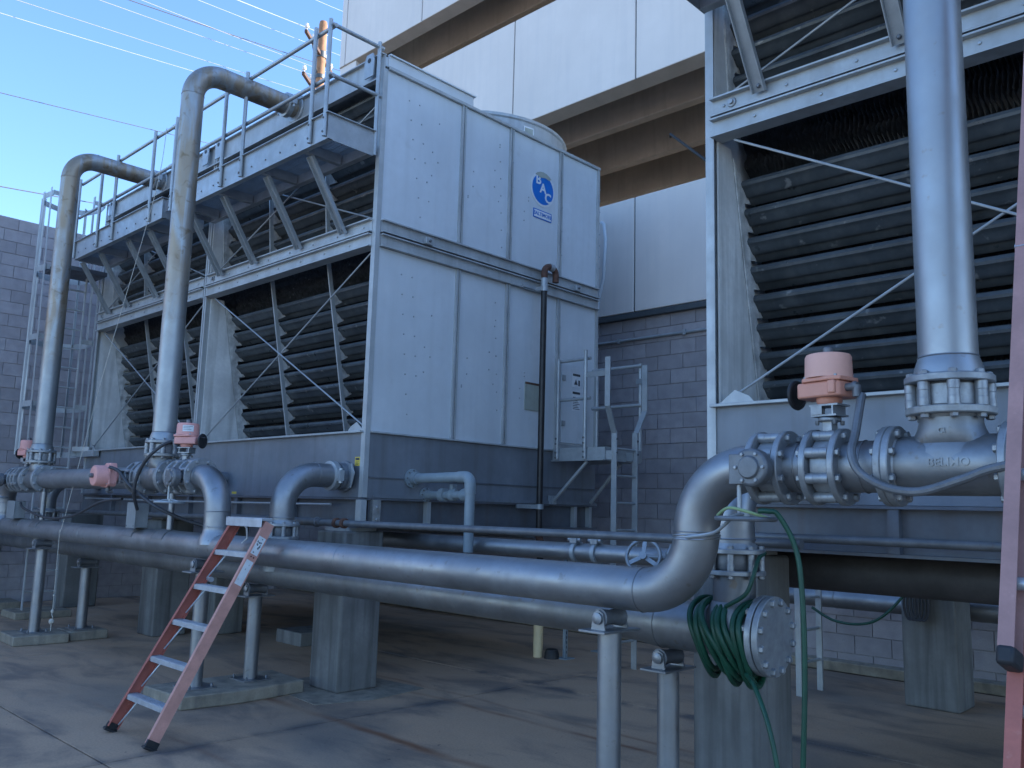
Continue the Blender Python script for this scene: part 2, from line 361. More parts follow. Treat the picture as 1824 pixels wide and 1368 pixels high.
# parking garage over the block wall
gar = thing('parking_garage', 'pale precast parking garage with dark open decks rising behind the towers', 'building', (-5, 9.82, 0))
GF = 9.82
edges = [-14.9] + [-14.70+2.53*i for i in range(16)]
levels = [(4.53, 6.23), (8.06, 9.99), (10.99, 13.2)]
for z0, z1 in levels:
    for i in range(len(edges)-1):
        a, b_ = edges[i], edges[i+1]; g = 0.011
        MB().bx(a+g, b_-g, GF, GF+0.18, z0, z1).build('wall_panel', M_FACADE, gar, bev=0.012, smooth=False)
    MB().bx(edges[0], edges[-1], GF+0.02, GF+0.17, z0+0.004, z1-0.01).build('panel_backing', M_FLASH, gar)
    if z0 > 5: MB().prism([(edges[0], GF+0.004, z0-0.006), (edges[0], GF+0.24, z0-0.07), (edges[0], GF+0.24, z0-0.004)], (edges[-1]-edges[0], 0, 0)).build('panel_edge', M_TRIM, gar)
MB().bx(-15.8, 4.3, GF+0.0, GF+0.08, 4.44, 4.52).build('flashing', M_FLASH, gar, bev=0.006)
MB().bx(edges[0], -14.33, GF+0.03, GF+0.6, 9.98, 11.0).build('pilaster', M_FACADE, gar, bev=0.01)
MB().bx(-14.9, 23.2, 10.2, 22.4, 5.05, 5.25).build('garage_floor', M_GFLOOR, gar)
for zc, zs in ((8.95, 8.04), (12.05, 11.02)):
    MB().bx(-14.88, 23.2, 10.02, 22.4, zc, zc+0.15).build('ceiling_slab', M_TEE, gar)
    for i in range(8):
        y = 11.0+1.35*i
        MB().prism([(-14.7, y-0.09, zs), (-14.7, y+0.09, zs), (-14.7, y+0.15, zc+0.001), (-14.7, y-0.15, zc+0.001)], (37.8, 0, 0)).build('ceiling_beam', M_TEE, gar, bev=0.02)
MB().bx(-14.88, 23.2, 10.02, 22.4, 12.95, 13.1).build('roof_slab', M_TEE, gar)
MB().bx(-14.88, -14.66, 10.42, 22.4, 4.6, 13.1).build('end_wall', M_FACADE, gar)
MB().bx(23.0, 23.2, 10.2, 22.4, 4.6, 13.1).build('end_wall', M_FACADE, gar)
for z0, z1 in ((4.6, 5.7), (8.62, 9.3), (11.75, 13.1)): MB().bx(-14.6, 23, 22.2, 22.4, z0, z1).build('rear_panel', M_FACADE, gar)  # unseen rear walls, kept low to let more sun onto the decks
MB().bx(-14.8, 23, 10.15, 22.4, 0, 4.45).build('lower_storey', M_FACADE, gar)
tag(MB().tube([(-6.47, 9.78, 6.95), (-6.43, 9.72, 6.96), (-5.80, 9.66, 6.36)], 0.02, 8).build('drain_spout', M_RUBBER), 'thin dark rod slanting down out of the garage opening', 'pipe')
tag(MB().tube([(-7.68, 9.78, 5.96), (-7.60, 9.74, 5.90), (-7.56, 9.73, 5.66), (-7.60, 9.74, 5.1), (-7.70, 9.78, 4.85), (-7.74, 9.78, 4.6)], 0.026, 8).build('conduit', M_PANEL), 'bent grey conduit climbing the pale wall beside the tower', 'conduit')
t = thing('conduit', 'long horizontal grey conduit strapped to the upper block wall', 'conduit', (-6.5, 9.86, 4.14))
MB().cyl((-9.5, 9.872, 4.14), (-1, 9.872, 4.14), 0.021, 10).build('tube', M_DECK, t)
for x in (-7.4, -6.3, -5.0): MB().bx(x-0.02, x+0.02, 9.845, 9.90, 4.105, 4.175).build('strap', M_DECK, t)

# utility pole and overhead wires
px, py = -26.4, 16.6
pole = thing('utility_pole', 'brown wooden utility pole with crossarms beyond the tower railing', 'pole', (px, py, 0))
MB().lathe((px, py, -0.02), Z, [(0.21, 0), (0.155, 19.6), (0.13, 19.72)], 16).build('shaft', M_WOOD, pole)
adir = Vector((0.62, -0.78, 0)).normalized()
for zz in (18.35, 16.75):
    c = Vector((px, py, zz)) + Vector((0.1, -0.17, 0))
    MB().bar(c-adir*1.5, c+adir*1.5, 0.11, 0.13).build('crossarm', M_WOODD, pole, bev=0.01)
    MB().bar(c+adir*0.8+Vector((0, 0, -0.05)), Vector((px, py-0.15, zz-0.75)), 0.03, 0.05).build('arm_brace', M_FLASH, pole)
    MB().cyl((px, py, zz-0.12), (px, py, zz+0.12), 0.185, 16).build('strap', M_FLASH, pole)
    for q in (-1.42, -0.7, 0.7, 1.42):
        MB().lathe(c+adir*q+Vector((0, 0, 0.06)), Z, [(0.03, 0), (0.03, 0.08), (0.07, 0.1), (0.08, 0.17), (0.05, 0.2), (0.06, 0.25), (0.02, 0.28)], 10).build('insulator', M_PORC, pole)
MB().cyl((px, py, 17.4), (px, py, 17.55), 0.182, 16).build('strap', M_FLASH, pole)
CAMP = Vector((0, 0, 1.69))
def pix(x, y, d):          # a point in the yard d metres from where the photographer stood
    v = _r2*(x-912) - _u2*(y-684) + _f*1539.15; return CAMP + v.normalized()*d
wires = [((0, 23), (345, 127), M_WIRE, 0.022, 'pale overhead wire, lowest of the bright bundle'), ((30, 0), (530, 160), M_WIRE, 0.022, 'pale overhead wire passing just over the near riser bend'),
         ((177, 0), (560, 135), M_WIRE, 0.022, 'pale overhead wire running under the dark one'), ((230, 0), (563, 112), M_WIRED, 0.022, 'single dark overhead wire among the pale ones'),
         ((252, 0), (560, 120), M_WIRE, 0.022, 'pale overhead wire running just above the dark one'), ((353, 0), (557, 80), M_WIRE, 0.020, 'thin pale overhead wire reaching the upper crossarm'),
         ((423, 0), (567, 57), M_WIRE, 0.034, 'thickest bright overhead wire, high by the pole top'), ((563, 0), (605, 18), M_WIRE, 0.022, 'short bright wire at the corner of the garage'),
         ((0, 165), (400, 262), M_WIRED, 0.020, 'lone dark wire crossing the open sky at mid height'), ((0, 332), (215, 370), M_WIRED, 0.030, 'dark cable just above the far block wall')]
for a, b_, m, r, lab in wires:
    A = pix(*a, 30.0); B = pix(*b_, 37.0); d = (B-A).normalized()
    p0 = A-d*14; p1 = B+d*12; pts = []
    for i in range(17):
        f = i/16; q = p0.lerp(p1, f); s = ((p1-p0).length)
        fa = (A-p0).length/s; fb = (B-p0).length/s
        q.z -= 0.0016*s*s*0.25*((f-fa)*(fb-f))*1.0
        pts.append(q)
    tag(MB().tube(pts, r*(0.40 if m is M_WIRE else 0.6), 6).build('overhead_wire', m), lab, 'wire', 'overhead wires')

# ------------------------------------------------------------------ cooling towers
YF, YR = 4.935, 8.44
ZB, ZS, ZL, ZM0, ZM, ZM1, ZT, ZP = 1.49, 1.77, 2.405, 4.225, 4.365, 4.50, 6.08, 6.24
CELL = 3.476
NOSE = [(0.006, 0.030), (-0.012, 0.022), (-0.020, 0.004), (-0.014, -0.014), (0.004, -0.024)]
def blade_profile():
    p = list(NOSE); q = []
    for i in range(1, 15):
        f = i/14; bx_, bz = 0.004+f*0.132, -0.024-f*0.082
        a = 0.019*(math.cos(2*PI*2.0*f)-1)
        p.append((bx_+0.55*a*-1, bz-0.84*a*-1))
    th = 0.006
    back = [(y+th*0.6, z+th) for y, z in reversed(p)]
    return p+back
def louver_mesh(length):
    return MB().prism([(0, y, z) for y, z in blade_profile()], (length, 0, 0)).mesh('louver', M_LOUVER)
def low_y(z): return 5.29+(4.0-z)*0.19
def up_y(z): return 5.10+(5.8-z)*0.085
def panel_x(bm, x, y0, y1, z0, z1, out):   # sheet with turned edge facing +X or -X
    t_ = 0.02*out; bm.bx(min(x-t_, x), max(x-t_, x), y0, y1, z0, z1)
def cooling_tower(x1, ncell, label, detail):
    x0 = x1-CELL*ncell
    T = thing('cooling_tower', label, 'cooling tower', ((x0+x1)/2, (YF+YR)/2, 0))
    # base frame beams
    b = MB(); b.bx(x0-0.02, x1+0.0, YF+0.035, YF+0.05, ZB, ZS); b.bx(x0-0.02, x1, YF-0.045, YF+0.10, ZB, ZB+0.018); b.bx(x0-0.02, x1, YF-0.03, YF+0.10, ZS-0.018, ZS)
    b.build('base_beam', M_BEAM, T)
    b = MB(); b.bx(x1-0.05, x1-0.035, YF+0.1, YR, ZB+0.02, ZS-0.02); b.bx(x1-0.10, x1+0.045, YF+0.1, YR, ZB, ZB+0.018); b.bx(x1-0.1, x1+0.03, YF+0.1, YR, ZS-0.018, ZS)
    b.build('base_beam', M_BEAM, T)
    for y in (5.72, 8.02, 8.30):
        MB().bx(x1-0.034, x1+0.025, y, y+0.05, ZB+0.018, ZS-0.019).build('beam_stiffener', M_FRAME, T)
    MB().bx(x1-0.034, x1+0.03, YF+0.11, YF+0.20, ZB+0.019, ZS-0.019).build('corner_plate', M_WORN, T)
    MB().bx(x1-0.05, x1+0.034, YF-0.034, YF+0.03, ZB+0.019, ZS-0.019).build('corner_stub', M_FRAME, T)
    for k in range(2): MB().hexbolt((x1+0.03, YF+0.155, ZB+0.075+0.12*k), X, 0.02, 0.02).build('anchor_bolt', M_WORN, T)
    nb = ncell*3
    for i in range(1, nb):
        x = x0+(x1-x0)*i/nb; MB().bx(x-0.03, x+0.03, YF-0.02, YF+0.034, ZB+0.019, ZS-0.019).build('beam_stiffener', M_BEAM, T)
    MB().bx(x0, x1-0.11, YR-0.1, YR, ZB, ZS).build('base_beam', M_BEAM, T)
    MB().bx(x0, x0+0.1, YF+0.11, YR-0.11, ZB, ZS).build('base_beam', M_BEAM, T)
    # basin
    MB().bx(x0, x1-0.001, YF+0.004, YR, ZS+0.003, ZL-0.02).build('basin', M_BASIN, T)
    MB().bx(x1, x1+0.012, YF+0.06, YR-0.02, ZS+0.19, ZS+0.20).build('basin_seam', M_BEAM, T)
    for c in range(ncell):
        a = x0+c*CELL; MB().bx(a+0.03, a+CELL-0.03, YF-0.045, YF+0.05, ZL-0.02, ZL).build('basin_lip', M_FRAME, T, bev=0.003)
    MB().bx(x1-0.05, x1+0.03, YF+0.055, YR, ZL-0.018, ZL).build('basin_lip', M_FRAME, T, bev=0.003)
    MB().bx(x1-0.02, x1+0.035, YF+0.11, YR, ZS+0.003, ZS+0.035).build('basin_ledge', M_BASIN, T)
    # corner posts
    for a in ([x0, x1]):
        s = 1 if a == x1 else -1
        bb = MB(); bb.bx(min(a, a-0.055*s), max(a, a-0.055*s), YF-0.006, YF+0.004, ZS+0.004, ZT); bb.bx(min(a, a+0.008*s), max(a, a+0.008*s), YF-0.006, YF+0.05, ZS+0.004, ZT)
        bb.build('corner_post', M_FRAME, T)
    for c in range(1, ncell):
        a = x0+c*CELL
        for dx in (-0.042, 0.008): MB().bx(a+dx, a+dx+0.034, YF-0.008, YF+0.05, ZL+0.002, ZT).build('cell_post', M_FRAME, T)
    # mid band, front and end
    for c in range(ncell):
        a = x0+c*CELL+0.05; e = x0+(c+1)*CELL-0.05
        for z0, z1 in ((ZM0, ZM-0.012), (ZM+0.006, ZM1)):
            bb = MB(); bb.bx(a, e, YF-0.012, YF+0.012, z0, z1); bb.bx(a, e, YF-0.055, YF-0.012, z1-0.012, z1); bb.bx(a, e, YF-0.045, YF-0.012, z0, z0+0.012)
            bb.bx(a, e, YF+0.012, YF+0.09, z0, z0+0.012)
            bb.build('mid_beam', M_FRAME, T)
        MB().tube([(a+(e-a)*i/14, YF-0.03, ZM-0.004+random.uniform(-0.003, 0.003)) for i in range(15)], 0.007, 6).build('gasket', M_RUBBER, T)
        bb = MB(); rr = random.Random(c)
        for i in range(15): bb.hexbolt((a+(e-a)*(i+0.4)/15, YF-0.012, (ZM0+0.07) if i % 2 else ZM+0.07), -Y, 0.011, 0.01)
        bb.build('beam_bolts', M_DECK, T, kind='stuff')
        MB().lathe((a+0.15, YF-0.012, ZM+0.075), -Y, [(0.035, 0), (0.03, 0.01), (0.018, 0.012), (0.018, 0.028)], 12).build('anchor_bolt', M_FLANGE, T)
    for z0, z1 in ((ZM0, ZM-0.012), (ZM+0.006, ZM1)):
        bb = MB(); bb.bx(x1, x1+0.012, YF+0.055, YR, z0, z1); bb.bx(x1+0.012, x1+0.05, YF+0.055, YR, z1-0.012, z1); bb.bx(x1+0.012, x1+0.05, YF+0.055, YR, z0, z0+0.01)
        bb.build('mid_beam', M_FRAME, T)
    MB().tube([(x1+0.03, YF+0.06+(YR-YF-0.1)*i/14, ZM-0.004+random.uniform(-0.004, 0.004)) for i in range(15)], 0.007, 6).build('gasket', M_RUBBER, T)
    # end panels with raised seams
    ys = [YF+0.05, 6.04, 6.80, 7.68, YR]
    for z0, z1 in ((ZL+0.002, ZM0-0.002), (ZM1+0.002, ZT-0.002)):
        for i in range(4): MB().bx(x1-0.03, x1-0.004, ys[i]+0.004, ys[i+1]-0.004, z0, z1).build('side_panel', M_PANEL, T, smooth=False)
        for y in ys[1:4]:
            bb = MB(); bb.bx(x1-0.004, x1+0.022, y-0.030, y-0.008, z0, z1); bb.bx(x1-0.004, x1+0.022, y+0.008, y+0.030, z0, z1); bb.bx(x1-0.01, x1+0.008, y-0.008, y+0.008, z0, z1)
            bb.build('panel_seam', M_FRAME, T)
        MB().bx(x1-0.004, x1+0.02, YR-0.04, YR, z0, z1).build('corner_post', M_FRAME, T)
    MB().bx(x0-0.0, x0+0.02, YF+0.05, YR, ZL, ZT).build('side_panel', M_PANEL, T)
    MB().bx(x0+0.03, x1-0.03, YR-0.02, YR-0.004, ZL, ZT).build('rear_panel', M_PANEL, T)
    bb = MB()
    for z0, z1, off in ((ZL, ZM0, 0), (ZM1, ZT, 1)):
        for y in ys[2:4]+[YR-0.02]:
            k = int((z1-z0-0.2)/0.15)
            for i in range(k): bb.hexbolt((x1+0.022 if y < YR-0.03 else x1+0.02, y+(0.019 if (i % 2 or y > 8) else -0.019), z0+0.12+i*0.15), X, 0.009, 0.008)
        for y, ks in ((5.28, 8), (5.42, 6)):
            for i in range(ks): bb.hexbolt((x1-0.004, y+0.035*i*(1 if off else 0.6), z1-0.22-i*0.20), X, 0.0085, 0.007)
        for y in (5.62, 5.70, 6.55, 6.62, 6.15, 6.22, 7.05, 7.12):
            for zz in (z0+0.55+0.3*((y*7) % 1), z0+1.3*((y*3.3) % 1)+0.2): bb.hexbolt((x1-0.004, y, zz), X, 0.0085, 0.007)
        for i in range(7): bb.hexbolt((x1-0.004, 6.62+0.012*i, z1-0.25-i*0.2), X, 0.0085, 0.007)
    bb.build('panel_bolts', M_DECK, T, kind='stuff')
    # cells: cheeks, louvers, mullions, fill, rods
    lo_n = [4.0-0.2*i for i in range(8)]; up_n = [5.94-0.2*i for i in range(8)]
    Lm = louver_mesh(CELL-0.12)
    zig = lambda k: 0.006 if k % 2 else -0.006
    for c in range(ncell):
        a = x0+c*CELL; e = a+CELL
        for xs in (a+0.045, e-0.045):
            s = 0.012 if xs < a+1 else -0.012
            MB().prism([(xs, YF+0.05, ZL), (xs, low_y(ZL)-0.09, ZL), (xs, low_y(ZM0)-0.09, ZM0-0.001), (xs, YF+0.05, ZM0-0.001)], (s, 0, 0)).build('cheek_plate', M_CHEEK, T)
            MB().prism([(xs, YF+0.013, ZM1), (xs, up_y(ZM1)-0.03, ZM1), (xs, up_y(ZT)-0.03, ZT-0.02), (xs, YF+0.013, ZT-0.02)], (s, 0, 0)).build('cheek_plate', M_CHEEK, T)
            for nz, fy, z0 in ((lo_n, low_y, ZL+0.01), (up_n, up_y, ZM1+0.01)):
                p = []
                for z in nz:
                    p += [(xs+s, fy(z)+0.004, z+0.02), (xs+s, fy(z)+0.17, max(z0, z-0.10)), (xs+s, fy(z)+0.03, max(z0, z-0.125))]
                p += [(xs+s, fy(z0)-0.085, z0), (xs+s, fy(nz[0]+0.16)-0.085, nz[0]+0.16)]
                MB().prism(p, (s, 0, 0)).build('cheek_teeth', M_TEETH, T)
        for z in lo_n: inst('louver', Lm, T, (a+0.06, low_y(z), z))
        for z in up_n: inst('louver', Lm, T, (a+0.06, up_y(z), z))
        for f in (0.333, 0.667) if detail else (0.375, 0.70):
            xm = a+CELL*f
            for nz, fy, zt, zb in ((lo_n, low_y, ZM0+0.2, ZL), (up_n, up_y, ZT-0.1, ZM1)):
                MB().bar((xm, fy(zb)-0.05, zb), (xm, fy(zt)-0.05, zt), 0.018, 0.045, Y).build('mullion', M_FRAME, T)
                p = []
                for z in nz: p += [(xm-0.004, fy(z)-0.03, z+0.03), (xm-0.004, fy(z)+0.12, z-0.075), (xm-0.004, fy(z)-0.01, z-0.15)]
                p += [(xm-0.004, fy(nz[-1])-0.03, nz[-1]-0.15), ]
                MB().prism(p, (0.008, 0, 0)).build('louver_bracket', M_TEETH, T)
        # wavy plastic fill sheets standing behind the louvers
        fb = MB(); n_s = int((CELL-0.14)/0.03)
        for i in range(n_s):
            xx = a+0.07+i*0.03; rr = random.Random(i+c*500)
            top = ZM0+0.36-rr.uniform(0, 0.05)
            zz = ZL; pts = []; k = 0
            while zz < top:
                pts.append((xx+0.011*math.sin(k*0.95+i*0.2)+rr.uniform(-0.004, 0.004), zz)); zz += 0.030; k += 1
            o_ = len(fb.v)
            for q, (xq, zq) in enumerate(pts):
                yb = low_y(zq)+0.165-0.09*max(0.0, min(1.0, (zq-4.03)/0.10))+0.012*math.sin(q*1.9); fb.v += [Vector((xq, yb, zq)), Vector((xq+0.004, yb+0.09, zq))]
            for q in range(len(pts)-1): fb.f.append((o_+2*q, o_+2*q+1, o_+2*q+3, o_+2*q+2))
        fb.build('fill_sheets', M_FILL, T, kind='stuff', smooth=False)
        MB().prism([(a+0.05, low_y(ZL)+0.30, ZL), (a+0.05, low_y(ZM0+0.4)+0.30, ZM0+0.4), (a+0.05, low_y(ZM0+0.4)+0.34, ZM0+0.4), (a+0.05, low_y(ZL)+0.34, ZL)], (CELL-0.1, 0, 0)).build('fill_core', M_FILL, T)
        MB().bx(a+0.05, e-0.05, up_y(5)+0.2, up_y(5)+0.24, ZM1, ZT-0.1).build('fill_core', M_FILL, T)
        # bracing rods, crossing
        for (p0, p1) in (((a+0.19, YF+0.035, ZM0-0.03), (e-0.10, YF+0.035, ZL+0.06)), ((e-0.10, YF+0.05, ZM0-0.03), (a+0.17, YF+0.05, ZL+0.06)),
                         ((a+0.1, YF+0.06, ZM1+0.03), (e-0.1, YF+0.06, ZT-0.3)), ((e-0.1, YF+0.075, ZM1+0.03), (a+0.1, YF+0.075, ZT-0.3))):
            MB().cyl(p0, p1, 0.0085, 8).build('tie_rod', M_DECK, T)
        for xs in (a+0.06, e-0.06):
            sg = 1 if xs < a+1 else -1
            MB().prism([(xs, YF+0.02, ZL+0.001), (xs+sg*0.26, YF+0.02, ZL+0.001), (xs+sg*0.22, YF+0.02, ZL+0.045), (xs+sg*0.12, YF+0.02, ZL+0.09)], (0, 0.012, 0)).build('gusset', M_FRAME, T)
        # fan shroud
        fx, fy_ = a+CELL*0.592, 7.60
        MB().lathe((fx, fy_, ZT+0.055), Z, [(1.23, 0), (1.20, 0.12), (1.18, 0.30), (1.20, 0.315), (1.20, 0.35), (1.15, 0.35), (1.13, 0.2), (1.16, 0.0)], 48).build('fan_shroud', M_FRAME, T)
        hub = MB().cyl((fx, fy_, ZT+0.06), (fx, fy_, ZT+0.31), 0.2, 16).build('fan_hub', M_FRAME, T)
        for q in range(6):
            d = Vector((math.cos(q*PI/3), math.sin(q*PI/3), 0)); nn = Vector((-d.y, d.x, 0.5)).normalized()
            MB().bar(Vector((fx, fy_, ZT+0.24))+d*0.15, Vector((fx, fy_, ZT+0.24))+d*1.06, 0.22, 0.02, nn.cross(d)).build('fan_blade', M_DECK, hub)
    # top fascia and hot water basin cover
    bb = MB(); bb.bx(x0, x1-0.004, YF+0.004, YF+0.02, ZT-0.11, ZP-0.012); bb.bx(x0, x1, YF-0.035, YF+0.03, ZP-0.012, ZP); bb.bx(x0, x1-0.06, YF-0.035, YF+0.004, ZT-0.11, ZT-0.095)
    bb.build('top_fascia', M_FRAME, T)
    bb = MB(); bb.bx(x0+0.01, x1-0.01, YF+0.022, 6.17, ZT+0.04, ZP-0.02); bb.build('water_basin_cover', M_PANEL, T)
    bb = MB(); bb.bx(x1-0.009, x1+0.012, YF+0.05, 6.17, ZT+0.002, ZP-0.012); bb.bx(x1-0.009, x1+0.035, YF+0.05, 6.19, ZP-0.011, ZP+0.004); bb.build('end_curb', M_PANEL, T)
    MB().bx(x0, x1+0.03, YF+0.05, YR, ZT-0.001, ZT+0.035).build('roof_deck', M_FRAME, T, bev=0.004)
    return T, x0
T1, T1L = cooling_tower(-6.68, 2, 'two-cell pale steel cooling tower with the round blue badge on its end wall', True)
T2, T2L = cooling_tower(-2.97+CELL, 1, 'cooling tower at right edge, its louvers behind the thick silver riser', False)
XS = -6.68
# lifting lugs, seam clips
def lug(T, x, y, z, axis):
    p = [(-0.07, 0), (0.07, 0), (0.085, 0.17), (0.05, 0.25), (-0.05, 0.25), (-0.085, 0.17)]
    if axis == 'x': poly = [(x+q, y, z+h) for q, h in p]; e = (0, 0.014, 0)
    else: poly = [(x, y+q, z+h) for q, h in p]; e = (0.014, 0, 0)
    l_ = MB().prism(poly, e).build('lifting_lug', M_DECK, T)
    c = Vector((x, y-0.004, z+0.18)) if axis == 'x' else Vector((x-0.002, y, z+0.18))
    MB().cyl(c, c+Vector(e)*1.6, 0.026, 12).build('lug_hole', M_RUBBER, l_)
for x in (-6.86, -10.02, -10.36, -13.4): lug(T1, x, YF-0.055, 6.02, 'x')
lugb = MB().prism([(XS+0.004-0.26, YF-0.002, 1.86), (XS-0.1, YF-0.06, 1.86), (XS-0.05, YF-0.06, 2.0), (XS-0.1, YF-0.06, 2.09), (XS-0.26, YF-0.002, 2.09)], (0, -0.012, 0)).build('basin_lug', M_DECK, T1)
for y in (5.55, 7.95):
    MB().bx(XS+0.052, XS+0.10, y-0.05, y+0.05, ZM+0.0, ZM+0.07).build('seam_clip', M_DECK, T1, bev=0.004)
    MB().hexbolt((XS+0.10, y, ZM+0.035), X, 0.016, 0.02).build('clip_bolt', M_CAST, T1)
# badge, stickers, hatch patch
RX = Matrix(((0, 0, 1), (1, 0, 0), (0, 1, 0))).to_euler()    # text facing +X
bc = Vector((XS-0.003, 7.36, 5.51))
badge = MB().cyl(bc, bc+X*0.006, 0.215, 40).build('badge', M_WHITE, T1)
MB().cyl(bc+X*0.006, bc+X*0.009, 0.188, 40).build('badge_face', M_BLUE, badge)
for ch, dy, dz in (('B', -0.085, 0.10), ('A', 0.0, 0.005), ('C', 0.09, -0.095)):
    inst('badge_letter', text_mesh(ch, 0.165, 0.002, M_WHITE, 0.004), badge, bc+Vector((0.0105, dy, dz)), RX)
MB().prism([(XS+0.0075, 7.36+0.215*math.cos(a_), 5.51+0.215*math.sin(a_)) for a_ in [math.radians(q) for q in (48, 60, 75, 90, 105, 120, 132)]]+[(XS+0.0075, 7.25, 5.66), (XS+0.0075, 7.31, 5.645), (XS+0.0075, 7.40, 5.662), (XS+0.0075, 7.46, 5.65)], (0.003, 0, 0)).build('torn_edge', M_PATCH, badge)
st = MB().bx(XS-0.003, XS+0.004, 7.205, 7.525, 5.135, 5.245).build('name_plate', M_BLUE, T1)
MB().bx(XS+0.004, XS+0.0055, 7.217, 7.513, 5.147, 5.233).build('plate_face', M_WHITE, st)
inst('plate_lettering', text_mesh('BALTIMORE', 0.062, 0.001, M_BLUE, 0.001), st, (XS+0.0065, 7.365, 5.19), RX)
MB().bx(XS-0.003, XS+0.008, 7.13, 7.385, 2.83, 3.15).build('patch_plate', M_PATCH, T1)
MB().bx(XS+0.008, XS+0.010, 7.13, 7.385, 3.125, 3.15).build('patch_strip', M_BROWN, T1)
s_ = MB().bx(XS-0.145, XS-0.065, YF+0.001, YF+0.0035, 2.07, 2.155).build('caution_label', M_YELLOW, T1)
MB().bx(XS-0.135, XS-0.075, YF-0.0005, YF+0.0008, 2.125, 2.145).build('caution_print', M_INK, s_)
for i in range(4): MB().bx(XS-0.135, XS-0.08-0.01*(i % 2), YF-0.0005, YF+0.0008, 2.107-i*0.009, 2.110-i*0.009).build('caution_print', M_INK, s_)
MB().bx(-9.05, -8.95, YF-0.0475, YF-0.0455, ZS+0.02, ZS+0.045).build('small_label', M_YELLOW, T1)
# access door
MB().bx(XS-0.003, XS+0.012, 7.76, 8.26, 2.50, 3.46).build('access_door', M_PANEL, T1, bev=0.004)
MB().bx(XS-0.003, XS+0.008, 7.74, 8.28, 2.43, 2.485).build('door_sill', M_FRAME, T1)
for z0, z1, dark in ((3.19, 3.36, True), (2.90, 3.14, False)):
    pl = MB().bx(XS+0.012, XS+0.014, 7.96, 8.11, z0, z1).build('warning_sticker', M_WHITE, T1)
    MB().bx(XS+0.014, XS+0.0150, 7.965, 8.105, z1-0.035, z1-0.006).build('sticker_print', M_INK, pl)
    if dark:
        MB().prism([(XS+0.014, 7.99, z0+0.03), (XS+0.014, 8.06, z0+0.03), (XS+0.014, 8.025, z0+0.1)], (0.001, 0, 0)).build('sticker_print', M_INK, pl)
        MB().bx(XS+0.014, XS+0.015, 8.07, 8.1, z0+0.02, z0+0.09).build('sticker_print', M_INK, pl)
    else:
        for i in range(8): MB().bx(XS+0.014, XS+0.015, 7.97, 8.10-0.02*(i % 3), z0+0.02+i*0.02, z0+0.028+i*0.02).build('sticker_print', M_INK, pl)
for y in (7.79,):
    for z in (2.7, 3.25): MB().bx(XS+0.012, XS+0.03, y-0.02, y+0.03, z, z+0.06).build('door_hinge', M_DECK, T1)
# shroud plate
fs = Vector((-6.68-CELL*0.408, 7.60, 6.30)); ang = math.radians(-12)
dv = Vector((math.cos(ang), math.sin(ang), 0)); tv = Vector((-dv.y, dv.x, 0)); c0 = fs+dv*1.198
MB().bar(c0-tv*0.075, c0+tv*0.075, 0.008, 0.15).build('shroud_label', M_WHITE, T1)
MB().bar(c0+dv*0.004-tv*0.06, c0+dv*0.004+tv*0.06, 0.004, 0.11).build('shroud_label', M_PATCH, T1)

